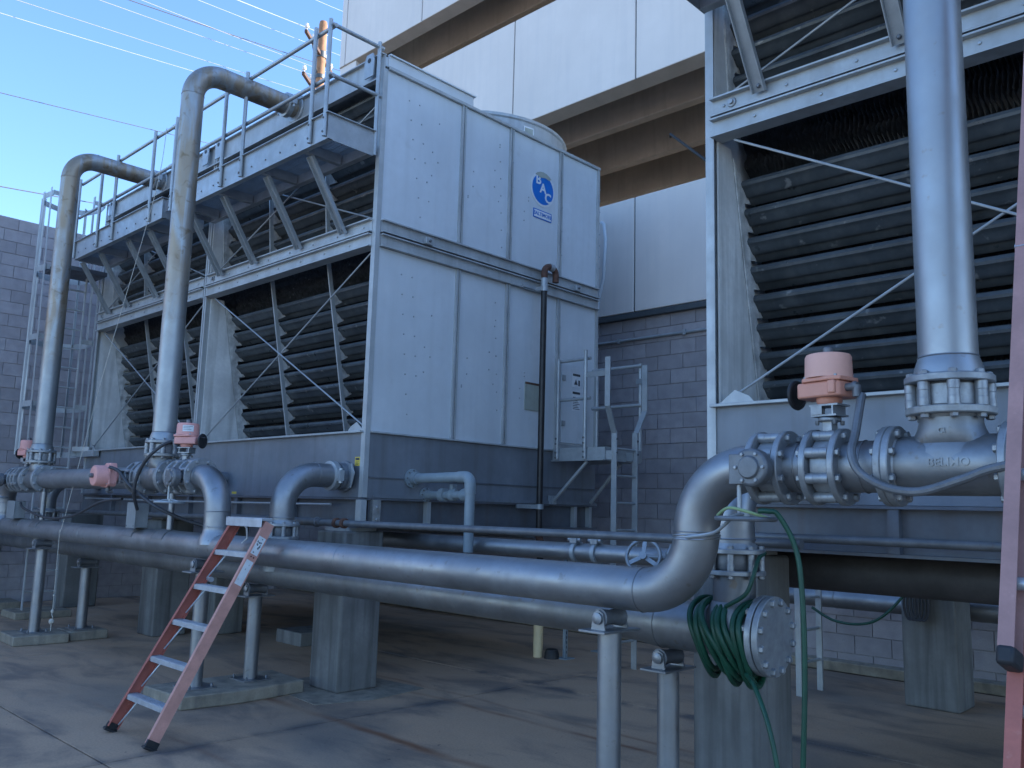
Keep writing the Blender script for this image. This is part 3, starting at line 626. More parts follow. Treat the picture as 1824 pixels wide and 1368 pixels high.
# ------------------------------------------------------------------ service walkways with handrails
YW = 4.33
def walkway(xa, xb, label, z=5.13, posts=(), braces=(), ends=(True, True), railx=None):
    W = thing('service_walkway', label, 'walkway', ((xa+xb)/2, (YW+YF)/2, z), 'service walkways hung on the towers')
    zt = z+0.26
    bb = MB(); bb.bx(xa, xb, YW, YW+0.008, z, zt); bb.bx(xa, xb, YW-0.03, YW, zt-0.008, zt); bb.bx(xa, xb, YW+0.008, YW+0.06, z, z+0.008); bb.build('toe_board', M_DECK, W)
    for x, on in ((xa, ends[0]), (xb, ends[1])):
        if on:
            s = 1 if x == xb else -1
            bb = MB(); bb.bx(min(x, x-0.008*s), max(x, x-0.008*s), YW+0.009, YF-0.06, z, zt); bb.bx(min(x, x+0.03*s), max(x, x+0.03*s), YW-0.03, YF-0.06, zt-0.008, zt); bb.build('toe_board', M_DECK, W)
    MB().bx(xa+0.01, xb-0.01, YF-0.13, YF-0.065, z, z+0.1).build('wall_beam', M_DECK, W)
    g = MB(); x = xa+0.02
    while x < xb-0.02: g.bx(x, x+0.005, YW+0.012, YF-0.07, z+0.105, z+0.135); x += 0.034
    for i in range(6): yy = YW+0.03+i*0.1; g.bx(xa+0.02, xb-0.02, yy, yy+0.006, z+0.115, z+0.134)
    g.build('grating', M_DECK, W, kind='stuff', smooth=False)
    for x in braces:
        MB().bx(x-0.03, x+0.03, YW+0.065, YF-0.14, z+0.0, z+0.1).build('joist', M_DECK, W)
        p0 = Vector((x, YW+0.13, z-0.005)); p1 = Vector((x, YF-0.035, ZM+0.07)); d = (p1-p0).normalized(); nrm = X.cross(d)
        bb = MB(); bb.bar(p0, p1, 0.085, 0.007, nrm); bb.bar(p0+X*0.0425-nrm*0.018, p1+X*0.0425-nrm*0.018, 0.006, 0.04, nrm)
        bb.bar(p0-X*0.0425-nrm*0.018, p1-X*0.0425-nrm*0.018, 0.006, 0.04, nrm); bb.build('brace', M_DECK, W)
        MB().hexbolt(p1+Vector((0.0, -0.02, 0.03)), -Y, 0.015, 0.02).build('brace_bolt', M_CAST, W)
    zr, zm = z+1.155, z+0.64
    for x in posts:
        bb = MB(); bb.cyl((x, YW-0.022, z+0.02), (x, YW-0.022, zr+0.06), 0.021, 12); bb.build('rail_post', M_DECK, W)
        for zz in (z+0.06, z+0.20): MB().hexbolt((x, YW-0.043, zz), -Y, 0.011, 0.01).build('post_bolt', M_CAST, W)
    a, b_ = railx or (xa, xb)
    for zz in (zr, zm): MB().cyl((a, YW-0.022+0.04, zz), (b_, YW-0.022+0.04, zz), 0.0205, 12).build('rail', M_DECK, W)
    bb = MB()
    for i in range(int((xb-xa)/0.28)): bb.hexbolt((xa+0.15+i*0.28, YW, z+0.09), -Y, 0.010, 0.008)
    bb.build('board_bolts', M_CAST, W, kind='stuff')
    return W, zr, zm
W1, zr, zm = walkway(-9.93, -6.70, 'grey walkway with handrail hung on the badge end of the larger tower', posts=(-6.72, -6.97, -8.29, -8.74, -9.97), braces=(-7.16, -7.98, -8.91, -9.71), railx=(-9.99, -6.68))
for zz in (zr, zm): MB().cyl((-6.70, YW-0.03, zz+0.005), (-6.70, YF+0.0, zz+0.005), 0.0205, 12).build('end_rail', M_DECK, W1)
MB().cyl((-6.70, YF-0.05, 5.14), (-6.70, YF-0.05, zr+0.06), 0.021, 12).build('rail_post', M_DECK, W1)
W2, zr, zm = walkway(-13.12, -10.24, 'grey walkway with handrail at the caged ladder end of the larger tower', posts=(-10.58, -11.74, -12.26, -13.10), braces=(-10.83, -11.49, -12.42, -13.23+0.12), ends=(False, True), railx=(-13.13, -9.97))
for zz in (zr, zm): MB().cyl((-10.16, YW+0.018, zz), (-9.94, YW+0.018, zz), 0.027, 12).build('rail_sleeve', M_DECK, W2)
MB().bx(-10.2, -9.96, YW+0.02, YW+0.03, 5.20, 5.34).build('joint_plate', M_BEAM, W2)
W3, _, _ = walkway(-2.95, 0.45, 'walkway of the right tower, only its corner and braces showing', posts=(-2.93, -1.6, -0.3), braces=(-2.55, -1.66, -0.7))

# ------------------------------------------------------------------ piping
YH, ZH, RH = 3.727, 1.308, 0.111         # front header
YR2, ZR2, RR2 = 4.27, 1.08, 0.135        # rear header
ZA = 1.915                                # valve train axis
EL = 0.305
def flange(parent, c, axis, r=0.168, t=0.030, hub=0.0, hubr=0.125, bolts=8, br=0.142, m=None, bm=None, name='flange', phase=0.5):
    """c = face centre, axis points away from the face towards the pipe"""
    axis = Vector(axis).normalized(); c = Vector(c)
    prof = [(r-0.004, 0), (r, 0.004), (r, t-0.004), (r-0.004, t)]
    if hub: prof += [(hubr, t+0.001), (hubr*0.9, t+hub)]
    f = MB().lathe(c, axis, prof, 36).build(name, m or M_FLANGE, parent)
    u, v, d = frame_of(axis)
    for i in range(bolts):
        a = 2*PI*(i+phase)/bolts
        inst('bolt', bm or BOLT, f, c+d*t+(u*math.cos(a)+v*math.sin(a))*br, rot_to(d))
    return f
def ring(parent, c, axis, r, w_=0.008, m=None, name='weld_seam'):
    u, v, d = frame_of(axis); c = Vector(c)
    return MB().tube([c+(u*math.cos(2*PI*i/32)+v*math.sin(2*PI*i/32))*r for i in range(32)], w_/2, 6, closed=True).build(name, m or M_SILVER, parent)
VALVE_ID = [0]
def valve_body(parent, c, axis, width, bolt_n=8):
    axis = Vector(axis).normalized(); c = Vector(c); u, v, d = frame_of(axis)
    MB().lathe(c, axis, [(0.118, 0), (0.128, 0.01), (0.128, width-0.01), (0.118, width)], 32).build('valve_body', M_FLANGE, parent)
    for i in range(bolt_n):
        a = 2*PI*(i+0.5)/bolt_n
        o = inst('spacer', SPACER, parent, c+(u*math.cos(a)+v*math.sin(a))*0.144, rot_to(d)); o.scale = (1, 1, width/0.09)
def gearbox_valve(c, axis, width, label, wheel_d):
    """hand valve: wafer body, gearbox on the front, stem hanging to a handwheel"""
    c = Vector(c); axis = Vector(axis)
    V = thing('hand_valve', label, 'valve', tuple(c), 'hand valves with gearboxes')
    valve_body(V, c, axis, width)
    g = c+axis*(width/2)
    MB().cyl(g+Y*-0.11, g+Y*-0.20, 0.035, 14).build('valve_neck', M_CAST, V)
    gc = g+Vector((0, -0.225, -0.01))
    gb = MB().lathe(gc+Y*0.04, -Y, [(0.075, 0), (0.085, 0.01), (0.085, 0.06), (0.075, 0.07), (0.05, 0.071), (0.048, 0.085), (0.02, 0.087)], 20)
    gb.bx(gc.x-0.10, gc.x-0.03, gc.y-0.03, gc.y+0.035, gc.z-0.075, gc.z+0.06)
    gx = gb.build('gearbox', M_CAST, V, bev=0.004)
    for i in range(6):
        a = i*PI/3; MB().hexbolt(gc+Vector((math.cos(a)*0.066, -0.029, math.sin(a)*0.066)), -Y, 0.009, 0.01).build('gearbox_bolt', M_FLANGE, gx)
    st_ = gc+Vector((-0.065, 0.0, -0.07))
    MB().cyl(st_, st_+Vector((0, 0, -0.155)), 0.010, 10).build('stem', M_DECK, V)
    hc = st_+Vector((0.03, 0, -0.155)); R = 0.125
    MB().tube([hc+Vector((R*math.cos(2*PI*i/28), R*math.sin(2*PI*i/28), 0)) for i in range(28)], 0.011, 8, closed=True).build('handwheel', M_CAST if wheel_d else M_DECK, V)
    sp = MB()
    for i in range(3): a = i*2*PI/3+0.4; sp.tube([hc+Z*0.022, hc+Vector((R*0.5*math.cos(a), R*0.5*math.sin(a), 0.016)), hc+Vector((R*math.cos(a), R*math.sin(a), 0))], 0.008, 6)
    sp.cyl(hc-Z*0.01, hc+Z*0.03, 0.02, 10); sp.build('wheel_spokes', M_DECK, V)
    return V, hc
def actuator(c, up, label, m, group='pink and orange valve actuators', wheel=True, spin=0.0, plate=None):
    """motor actuator built around its own origin at the valve axis, +Z away from the pipe"""
    A = thing('valve_actuator', label, 'actuator', tuple(c), group, local=True)
    bb = MB().bx(-0.024, 0.024, -0.024, 0.024, 0.12, 0.205); bb.lathe((0, 0, 0.20), Z, [(0.045, 0), (0.05, 0.004), (0.05, 0.016), (0.045, 0.02)], 16)
    bb.build('stem_neck', M_FLANGE, A, bev=0.003)
    bb = MB(); bb.bx(-0.062, 0.062, -0.05, 0.05, 0.222, 0.230); bb.bx(-0.062, -0.054, -0.05, 0.05, 0.230, 0.268); bb.bx(0.040, 0.048, -0.05, 0.05, 0.230, 0.268); bb.bx(-0.07, 0.07, -0.05, 0.05, 0.268, 0.276); bb.bx(-0.06, -0.005, -0.054, -0.0505, 0.2305, 0.2675)
    bb.build('mount_bracket', M_FLANGE, A)
    for sx in (-1, 1):
        for sy in (-1, 1): MB().hexbolt((sx*0.042, sy*0.032, 0.205), -Z, 0.009, 0.02).build('bracket_bolt', M_CAST, A)
    MB().lathe((0, 0, 0.277), Z, [(0.048, 0), (0.056, 0.012), (0.056, 0.04)], 20).build('actuator_neck', m, A)
    pts = [(-0.128, -0.05), (-0.11, -0.075), (0.075, -0.09), (0.098, -0.07), (0.10, 0.06), (0.07, 0.085), (-0.07, 0.085), (-0.128, 0.06)]
    MB().prism([(x, y, 0.305) for x, y in pts], (0, 0, 0.068)).build('gear_housing', m, A, bev=0.008)
    MB().prism([(0.05, -0.098, 0.315), (0.085, -0.098, 0.315), (0.085, -0.06, 0.315), (0.05, -0.06, 0.315)], (0, 0, 0.058)).build('housing_lug', m, A, bev=0.006)
    pts2 = [(-0.105, -0.05), (-0.08, -0.085), (0.06, -0.10), (0.105, -0.08), (0.112, 0.05), (0.08, 0.1), (-0.08, 0.1), (-0.11, 0.05)]
    MB().prism([(x, y, 0.374) for x, y in pts2], (0, 0, 0.018)).build('cover_rim', m, A, bev=0.004)
    MB().lathe((0, 0, 0.393), Z, [(0.104, 0), (0.102, 0.02), (0.100, 0.095), (0.094, 0.106), (0.08, 0.110)], 40).build('motor_cover', M_CAP if m is M_ORANGE else m, A)
    if plate is not None:
        def strip(name, r, a0, a1, z0, z1, mm):
            b = MB(); n = 8
            for i in range(n+1):
                a = math.radians(a0+(a1-a0)*i/n); b.v += [Vector((r*math.cos(a), r*math.sin(a), z0)), Vector((r*math.cos(a), r*math.sin(a), z1))]
            for i in range(n): b.f.append((2*i, 2*i+2, 2*i+3, 2*i+1))
            return b.build(name, mm, A)
        strip('name_plate', 0.1032, plate-28, plate+28, 0.420, 0.478, M_WHITE)
        for q in range(3): strip('plate_print', 0.1037, plate-24, plate+(22, 10, 16)[q], 0.464-q*0.014, 0.468-q*0.014, M_CAST)
    MB().lathe((0, 0, 0.503), Z, [(0.022, 0), (0.022, 0.026), (0.016, 0.034)], 16).build('position_knob', M_CAST, A)
    for i in range(4):
        a = PI/4+i*PI/2; MB().hexbolt((0.105*math.cos(a), 0.097*math.sin(a), 0.392), Z, 0.008, 0.01).build('cover_screw', M_DECK, A)
    if wheel:
        MB().cyl((-0.12, 0.01, 0.335), (-0.17, 0.01, 0.335), 0.014, 10).build('crank_shaft', M_RUBBER, A)
        hw = MB(); cc = Vector((-0.172, 0.01, 0.335))
        hw.tube([cc+Vector((0, 0.06*math.cos(2*PI*i/24), 0.06*math.sin(2*PI*i/24))) for i in range(24)], 0.010, 8, closed=True)
        hw.lathe(cc, X, [(0.055, -0.004), (0.055, 0.004)], 24); hw.cyl(cc+Vector((0, 0.03, 0.03)), cc+Vector((-0.05, 0.03, 0.03)), 0.008, 8)
        hw.build('hand_crank', M_RUBBER, A)
    bb = MB(); bb.cyl((0.095, -0.02, 0.345), (0.135, -0.02, 0.345), 0.018, 12); bb.lathe((0.13, -0.02, 0.345), X, [(0.022, 0), (0.024, 0.01), (0.018, 0.02)], 12); bb.cyl((0.145, -0.02, 0.35), (0.145, -0.02, 0.30), 0.019, 12)
    bb.build('cable_gland', M_CAST, A)
    A.rotation_mode = 'QUATERNION'; A.rotation_quaternion = Vector(up).to_track_quat('Z', 'Y') @ Euler((0, 0, spin)).to_quaternion()
    return A
def spool(c0, c1, axis, label):
    """short pipe with a flange at each end (axis from c0 to c1)"""
    c0, c1, axis = Vector(c0), Vector(c1), Vector(axis)
    S = thing('spool_pipe', label, 'pipe', tuple((c0+c1)/2), 'flanged spool pipes')
    MB().cyl(c0+axis*0.02, c1-axis*0.02, RH, 36).build('pipe_run', M_SILVER, S)
    flange(S, c0, axis); flange(S, c1, -axis)
    ring(S, (c0+c1)/2, axis, RH+0.001, 0.007, name='weld_seam')
    return S
def tee(c, label, letters=False):
    c = Vector(c); T = thing('pipe_tee', label, 'pipe tee', tuple(c), 'flanged pipe tees')
    L = 0.229
    b = MB().cyl(c-X*(L-0.01), c+X*(L-0.01), 0.122, 40)
    rings = [(0.0, 0.205, 0.1215), (0.05, 0.185, 0.1205), (0.085, 0.160, 0.1195), (0.115, 0.139, 0.1185), (0.145, 0.125, 0.1175), (0.17, 0.119, 0.117), (L-0.01, 0.117, 0.117)]
    o_ = len(b.v)
    for zz, rx, ry in rings:
        if zz < 0.1215: ry = min(ry, math.sqrt(0.1222**2-zz**2)+0.02*zz/0.12) if zz < 0.1 else ry
        for i in range(40): b.v.append(c+Vector((rx*math.cos(2*PI*i/40), ry*math.sin(2*PI*i/40), zz)))
    for q in range(len(rings)-1):
        for i in range(40): b.f.append((o_+q*40+i, o_+q*40+(i+1) % 40, o_+(q+1)*40+(i+1) % 40, o_+(q+1)*40+i))
    b.build('tee_body', M_SILVERD, T)
    flange(T, c-X*L, X, hub=0.03); flange(T, c+X*L, -X, hub=0.03)
    flange(T, c+Z*L, -Z, hub=0.02, m=M_WORN)
    if letters:
        tm = text_mesh('BELIMO', 0.046, 0.004, M_SILVERD, 0.0008)
        # wrap the raised letters on to the cast body
        for v in tm.vertices:
            a = v.co.y/0.122; v.co = Vector((v.co.x, math.sin(a)*(0.122+v.co.z), math.cos(a)*(0.122+v.co.z)-0.122))
        inst('cast_lettering', tm, T, c+Vector((0.02, -0.1215*math.cos(0.02), 0.005)), Euler((PI/2, 0, 0)))
        inst('cast_lettering', text_mesh('CI', 0.03, 0.004, M_SILVERD), T, c+Vector((0.0, -0.1195, 0.13)), Euler((PI/2, 0, 0)))
    return T
OFF = dict(t=0.229, a0=0.2295, a1=0.452, v0=0.4525, v1=0.5495, b0=0.55, b1=0.709, w0=0.7095, w1=0.8115, e0=0.812, e1=0.88)
def train(xr, d, where, big):
    """tee under a riser, spool, motor valve, spool, hand valve, then elbow down to the header; d = side of the elbow"""
    D = X*d; c = Vector((xr, YH, ZA)); at = lambda q: c+D*q
    tee(c, 'cast silver pipe tee under '+where, big)
    spool(at(OFF['a0']), at(OFF['a1']), D, 'flanged silver spool next to the tee under '+where)
    V = thing('motor_valve', 'wafer valve under the actuator beside '+where, 'valve', tuple(at(OFF['v0'])), 'motor driven wafer valves')
    valve_body(V, at(OFF['v0']), D, OFF['v1']-OFF['v0'])
    spool(at(OFF['b0']), at(OFF['b1']), D, 'short flanged spool between the two valves by '+where)
    gv, hc = gearbox_valve(at(OFF['w0'] if d > 0 else OFF['w1']), X, OFF['w1']-OFF['w0'], 'geared hand valve with hanging wheel by '+where, big)
    return at((OFF['v0']+OFF['v1'])/2), hc
def end_elbow(parent, xr, d):
    D = X*d; c = Vector((xr, YH, ZA)); p = c+D*OFF['e0']
    flange(parent, p, D)
    s0 = c+D*OFF['e1']; ctr = s0-Z*EL
    MB().tube([p+D*0.02]+arc(ctr, Z*EL, D*EL, 14), RH, 36).build('elbow', M_SILVER, parent)
    ring(parent, s0, D, RH+0.001, 0.006)
    return s0+D*EL-Z*EL     # top of the vertical leg
RN, RFX, RR = -8.31, -11.73, -1.13     # riser positions
# front header
H = thing('header_pipe', 'long silver header pipe carried on roller posts, in front of the towers', 'pipe', (-7, YH, ZH))
p_t2 = end_elbow(H, RR, -1)            # z 1.61 at x -2.315
xs_end = p_t2.x-EL
MB().tube([(-16.1, YH, ZH)]+[(x, YH, ZH) for x in (-12, -8, -5)]+[(xs_end, YH, ZH)], RH, 40).build('pipe_run', M_SILVER, H)
MB().tube(arc((xs_end, YH, ZH+EL), -Z*EL, X*EL, 14)+[p_t2+Z*0.001], RH, 40).build('elbow', M_SILVER, H)
ring(H, (xs_end, YH, ZH), X, RH+0.001, 0.006); ring(H, p_t2, Z, RH+0.001, 0.006)
for x in (-5.2, -10.0): ring(H, (x, YH, ZH), X, RH+0.0005, 0.004)
for xr, d in ((RN, 1), (RFX, -1)):
    q = end_elbow(H, xr, d)
    MB().cyl(q, (q.x, YH, ZH+0.02), RH, 36).build('drop_leg', M_SILVER, H)
    ring(H, q, Z, RH+0.001, 0.006); ring(H, q-Z*0.13, Z, RH+0.001, 0.006)
    MB().lathe((q.x, YH, ZH+0.02), Z, [(0.15, 0), (0.14, 0.06), (0.118, 0.095), (RH, 0.13)], 32).build('branch_saddle', M_SILVER, H)
# saddle plates welded on the header
for x in (-12.15, -11.45, -8.72, -8.05):
    b = MB(); n_ = 10; pr = []
    for i in range(n_+1):
        a = math.radians(-75+150*i/n_); pr.append((math.sin(a), math.cos(a)))
    poly = [(x-0.12, YH+s*(RH+0.008), ZH+c_*(RH+0.008)) for s, c_ in pr]+[(x-0.12, YH+s*(RH+0.001), ZH+c_*(RH+0.001)) for s, c_ in reversed(pr)]
    b.prism(poly, (0.24, 0, 0)); b.build('saddle_plate', M_SILVERD, H)
act_r, hc_r = train(RR, -1, 'the thick right riser', True)
act_n, hc_n = train(RN, 1, 'the nearer rusty riser', False)
act_f, hc_f = train(RFX, -1, 'the far rusty riser', False)
actuator(act_r, Z, 'large orange valve actuator with black crank, upright before the right tower', M_ORANGE, spin=PI-0.15)
actuator(act_n, Z, 'pink valve actuator standing upright beside the nearer rusty riser', M_PINK, spin=0.5, plate=126)
actuator(act_f, Z, 'small pink valve actuator at the far left, half behind the far riser', M_PINK, spin=PI+0.3)
# link between the two far tees, with a side mounted actuator
LK = thing('link_pipe', 'silver pipe joining the two tees in front of the far louvers', 'pipe', ((RN+RFX)/2, YH, ZA))
xa, xb = RFX+OFF['a0'], RN-OFF['a1']
MB().cyl((xa+0.02, YH, ZA), (xb-0.02, YH, ZA), RH, 36).build('pipe_run', M_SILVER, LK)
flange(LK, (xa, YH, ZA), X); flange(LK, (xb, YH, ZA), -X)
V = thing('motor_valve', 'wafer valve left of the nearer tee, driven by the sideways actuator', 'valve', (xb, YH, ZA), 'motor driven wafer valves')
valve_body(V, (xb+0.001, YH, ZA), X, 0.10)
S2 = thing('spool_pipe', 'flanged silver spool left of the tee under the nearer rusty riser', 'pipe', (RN-0.3, YH, ZA), 'flanged spool pipes')
MB().cyl((xb+0.12, YH, ZA), (RN-0.25, YH, ZA), RH, 32).build('pipe_run', M_SILVER, S2)
flange(S2, (xb+0.102, YH, ZA), X); flange(S2, (RN-0.2295, YH, ZA), -X)
actuator((xb+0.05, YH+0.02, ZA), -Y, 'pink valve actuator lying sideways, pointing out from the link pipe', M_PINK, spin=-PI/2, wheel=False)
# right end beyond the right tee
E_ = thing('pipe_run', 'silver pipe leaving the right tee behind the red ladder', 'pipe', (RR+0.3, YH, ZA))
flange(E_, (RR+0.2295, YH, ZA), X); MB().cyl((RR+0.25, YH, ZA), (0.9, YH, ZA), RH, 32).build('pipe_body', M_SILVER, E_)

# risers
def riser(xr, m, label, ztop, yend, worn):
    R = thing('riser_pipe', label, 'pipe', (xr, YH, 2.25), 'vertical riser pipes')
    c = Vector((xr, YH, 0)); zf = ZA+0.229+0.098
    f = flange(R, c+Z*zf, Z, hub=0.035, hubr=0.135)
    u = []
    for i in range(8):
        a = 2*PI*(i+0.5)/8
        o = inst('spacer', SPACER, R, c+Vector((math.cos(a)*0.144, math.sin(a)*0.144, ZA+0.2295))); o.scale = (1, 1, 0.096/0.09)
    MB().lathe(c+Z*(ZA+0.2295), Z, [(0.118, 0), (0.126, 0.008), (0.126, 0.088), (0.118, 0.0965)], 32).build('valve_ring', M_FLANGE, R)
    MB().lathe(c+Z*(zf+0.02), Z, [(0.135, 0), (0.128, 0.045), (0.118, 0.075), (0.1125, 0.09)], 36).build('reducer', m, R)
    z0 = zf+0.10
    MB().tube([c+Z*z0, c+Z*(z0+1.2), c+Z*(ztop-EL)], 0.112, 40).build('vertical_run', m, R)
    ring(R, c+Z*(zf+0.11), Z, 0.1125, 0.008)
    MB().tube(arc(Vector((xr, YH+EL, ztop-EL)), -Y*EL, Z*EL, 14), 0.112, 40).build('bend', m, R)
    MB().cyl((xr, YH+EL, ztop), (xr, yend, ztop), 0.112, 40).build('top_run', m, R)
    ring(R, (xr, YH, ztop-EL), Z, 0.1125, 0.006, m); ring(R, (xr, YH+EL, ztop), Y, 0.1125, 0.006, m)
    cp = MB().lathe((xr, yend-0.14, ztop), Y, [(0.118, 0), (0.138, 0.006), (0.138, 0.062), (0.118, 0.068)], 32)
    for s in (-1, 1): cp.bx(xr+s*0.155-0.025, xr+s*0.155+0.025, yend-0.135, yend-0.08, ztop-0.035, ztop+0.035); cp.cyl((xr+s*0.158, yend-0.107, ztop-0.07), (xr+s*0.158, yend-0.107, ztop+0.07), 0.014, 10)
    cp.build('coupling', M_DECK, R)
    MB().lathe((xr, yend-0.01, ztop), Y, [(0.16, 0), (0.17, 0.008), (0.17, 0.03), (0.15, 0.035)], 24).build('tower_collar', M_DECK, R)
    return R
riser(RN, M_RISER, 'nearer rusty riser pipe arching over the walkway into the tower top', 6.16, 4.92, False)
riser(RFX, M_RISER, 'far rusty riser pipe arching over the walkway at the ladder end', 6.14, 4.92, False)
riser(RR, M_RISERC, 'thick silver riser pipe standing before the right tower, rising out of frame', 6.16, 4.92, True)
# short stands between header and tees
for x, lab in ((-11.42, 'thin silver stand under the far tee'), (-7.98, 'thin silver stand under the nearer tee')):
    t = thing('pipe_stand', lab, 'pipe support', (x, YH, ZH), 'thin pipe stands on the header')
    MB().cyl((x, YH-0.02, ZH+RH+0.008), (x, YH-0.02, ZA-0.155), 0.03, 14).build('post', M_SILVER, t)
    MB().cyl((x, YH-0.02, ZA-0.155), (x, YH-0.02, ZA-0.115), 0.018, 10).build('threaded_rod', M_CAST, t)
# junction boxes on the header
for x, w_, h_, d_, lab in ((-8.58, 0.19, 0.235, 0.12, 'grey junction box standing on the header below the nearer tee'), (-12.22, 0.27, 0.21, 0.12, 'grey junction box on the header at far left')):
    t = thing('junction_box', lab, 'box', (x, 3.6, ZH+0.1), 'junction boxes on the header')
    MB().bx(x-w_/2, x+w_/2, 3.60, 3.60+d_, ZH+0.118, ZH+0.118+h_).build('box_body', M_BOXG, t, bev=0.006)
    MB().bx(x-w_/2-0.006, x+w_/2+0.006, 3.585, 3.599, ZH+0.112, ZH+0.118+h_+0.006).build('cover', M_BOXG, t, bev=0.004)
    for sx in (-1, 1): MB().hexbolt((x+sx*(w_/2-0.015), 3.585, ZH+0.135), -Y, 0.006, 0.005).build('screw', M_CAST, t)

# rear header with blind end
RH2 = thing('header_pipe', 'thicker rear header pipe ending in a bolted blind flange at right', 'pipe', (-7, YR2, ZR2))
MB().tube([(x, YR2, ZR2) for x in (-16, -12, -8, -5, -3.02)], 0.118, 40).build('pipe_run', M_SILVERD, RH2)
MB().lathe((-3.04, YR2, ZR2), X, [(0.118, 0), (0.124, 0.06), (0.133, 0.13), (RR2, 0.19), (RR2, 0.76)], 40).build('end_tee', M_SILVERD, RH2)
ring(RH2, (-2.86, YR2, ZR2), X, RR2+0.001, 0.006, M_SILVERD); ring(RH2, (-6.2, YR2, ZR2), X, 0.119, 0.004, M_SILVERD)
flange(RH2, (-2.225, YR2, ZR2), -X, r=0.204, t=0.034, bolts=12, br=0.176, bm=BIGBOLT, name='weld_flange')
flange(RH2, (-2.218, YR2, ZR2), X, r=0.204, t=0.034, bolts=12, br=0.176, bm=BIGBOLT, name='blind_flange')
def branch(x, lab):
    B = thing('outlet_pipe', lab, 'pipe', (x, YR2, ZR2), 'basin outlet pipes')
    MB().lathe((x, YR2, ZR2+0.02), Z, [(0.16, 0), (0.15, 0.08), (0.13, 0.12), (0.118, 0.14)], 32).build('branch_saddle', M_SILVERD, B)
    MB().cyl((x, YR2, ZR2+0.1), (x, YR2, 1.385), 0.113, 32).build('branch_stub', M_SILVERD, B)
    flange(B, (x, YR2, 1.405), -Z, r=0.166, t=0.026, bolts=8, br=0.142); flange(B, (x, YR2, 1.492), Z, r=0.166, t=0.026, bolts=8, br=0.142, hub=0.03)
    MB().lathe((x, YR2, 1.4055), Z, [(0.115, 0), (0.12, 0.01), (0.12, 0.076), (0.115, 0.086)], 28).build('valve_ring', M_CAST, B)
    for i in range(8):
        a = 2*PI*(i+0.5)/8; o = inst('spacer', SPACER, B, (x+math.cos(a)*0.142, YR2+math.sin(a)*0.142, 1.4055)); o.scale = (0.8, 0.8, 0.086/0.09)
    z = 1.97
    MB().tube([(x, YR2, 1.51), (x, YR2, z-0.32)]+arc((x, YR2+0.32, z-0.32), -Y*0.32, Z*0.32, 14)+[(x, 4.84, z)], 0.112, 36).build('elbow', M_SILVER, B)
    ring(B, (x, YR2, 1.57), Z, 0.1135, 0.01); ring(B, (x, YR2+0.32, z), Y, 0.1125, 0.005)
    cp = MB().lathe((x, 4.74, z), Y, [(0.118, 0), (0.14, 0.006), (0.14, 0.06), (0.118, 0.068)], 32)
    cp.build('coupling', M_DECK, B)
    for s in (-1, 1):
        cl = MB().cyl((x+s*0.155, 4.775, z-0.07), (x+s*0.155, 4.775, z+0.07), 0.022, 12); cl.bx(x+s*0.15-0.03, x+s*0.15+0.03, 4.75, 4.80, z-0.05, z+0.05)
        cl.build('coupling_bolt', M_DECK, B)
    MB().lathe((x, 4.84, z), Y, [(0.13, 0), (0.13, 0.07), (0.15, 0.075), (0.15, 0.095)], 28).build('nozzle', M_BASIN, B)
branch(-6.97, 'silver outlet elbow from the basin corner down behind the red stepladder')
branch(-2.42, 'silver outlet pipe dropping behind the S bend to the blind ended header')
branch(-13.0, 'silver outlet elbow low at the far left, behind the link pipe')
t = thing('capped_nozzle', 'short capped nozzle with coupling on the basin wall behind the bend', 'pipe', (-9.32, 4.85, 1.97))
MB().cyl((-9.32, 4.70, 1.97), (-9.32, 4.945, 1.97), 0.07, 24).build('nozzle', M_BASIN, t)
cp = MB().lathe((-9.32, 4.74, 1.97), Y, [(0.08, 0), (0.10, 0.006), (0.10, 0.06), (0.08, 0.065)], 28)
for s in (-1, 1): cp.cyl((-9.32+s*0.11, 4.77, 1.91), (-9.32+s*0.11, 4.77, 2.03), 0.02, 10)
cp.build('coupling', M_DECK, t)

# roller posts
PADZ = 0.11
def post(x, y, zp, r, label):
    """post with head plate, two ears and a roller under a pipe of radius r at height zp"""
    t = thing('pipe_support', label, 'pipe support', (x, y, 0), 'steel roller posts under the headers')
    zt = zp-r-0.105; rr = 0.062
    MB().cyl((x, y, PADZ+0.012), (x, y, zt-0.012), rr, 28).build('post', M_SILVER, t)
    MB().bx(x-0.14, x+0.14, y-0.13, y+0.13, PADZ+0.0005, PADZ+0.012).build('base_plate', M_SILVER, t)
    for sx in (-1, 1):
        for sy in (-1, 1): MB().hexbolt((x+sx*0.11, y+sy*0.10, PADZ+0.012), Z, 0.012, 0.03).build('anchor_bolt', M_CAST, t)
    MB().bx(x-0.085, x+0.085, y-0.155, y+0.155, zt-0.012, zt).build('head_plate', M_SILVER, t, bev=0.002)
    for s in (-1, 1):
        yy = y+s*0.095
        MB().prism([(x-0.045, yy-0.005, zt), (x+0.045, yy-0.005, zt), (x+0.03, yy-0.005, zt+0.085), (x, yy-0.005, zt+0.10), (x-0.03, yy-0.005, zt+0.085)], (0, 0.010, 0)).build('roller_ear', M_SILVER, t)
    MB().lathe((x, y-0.088, zt+0.058), Y, [(0.05, 0), (0.045, 0.03), (0.036, 0.088), (0.045, 0.146), (0.05, 0.176)], 24).build('roller', M_CAST, t)
    MB().lathe((x, y-0.118, zt+0.058), Y, [(0.014, 0), (0.03, 0.006), (0.03, 0.016), (0.016, 0.018), (0.016, 0.236)], 14).build('roller_axle', M_SILVER, t)
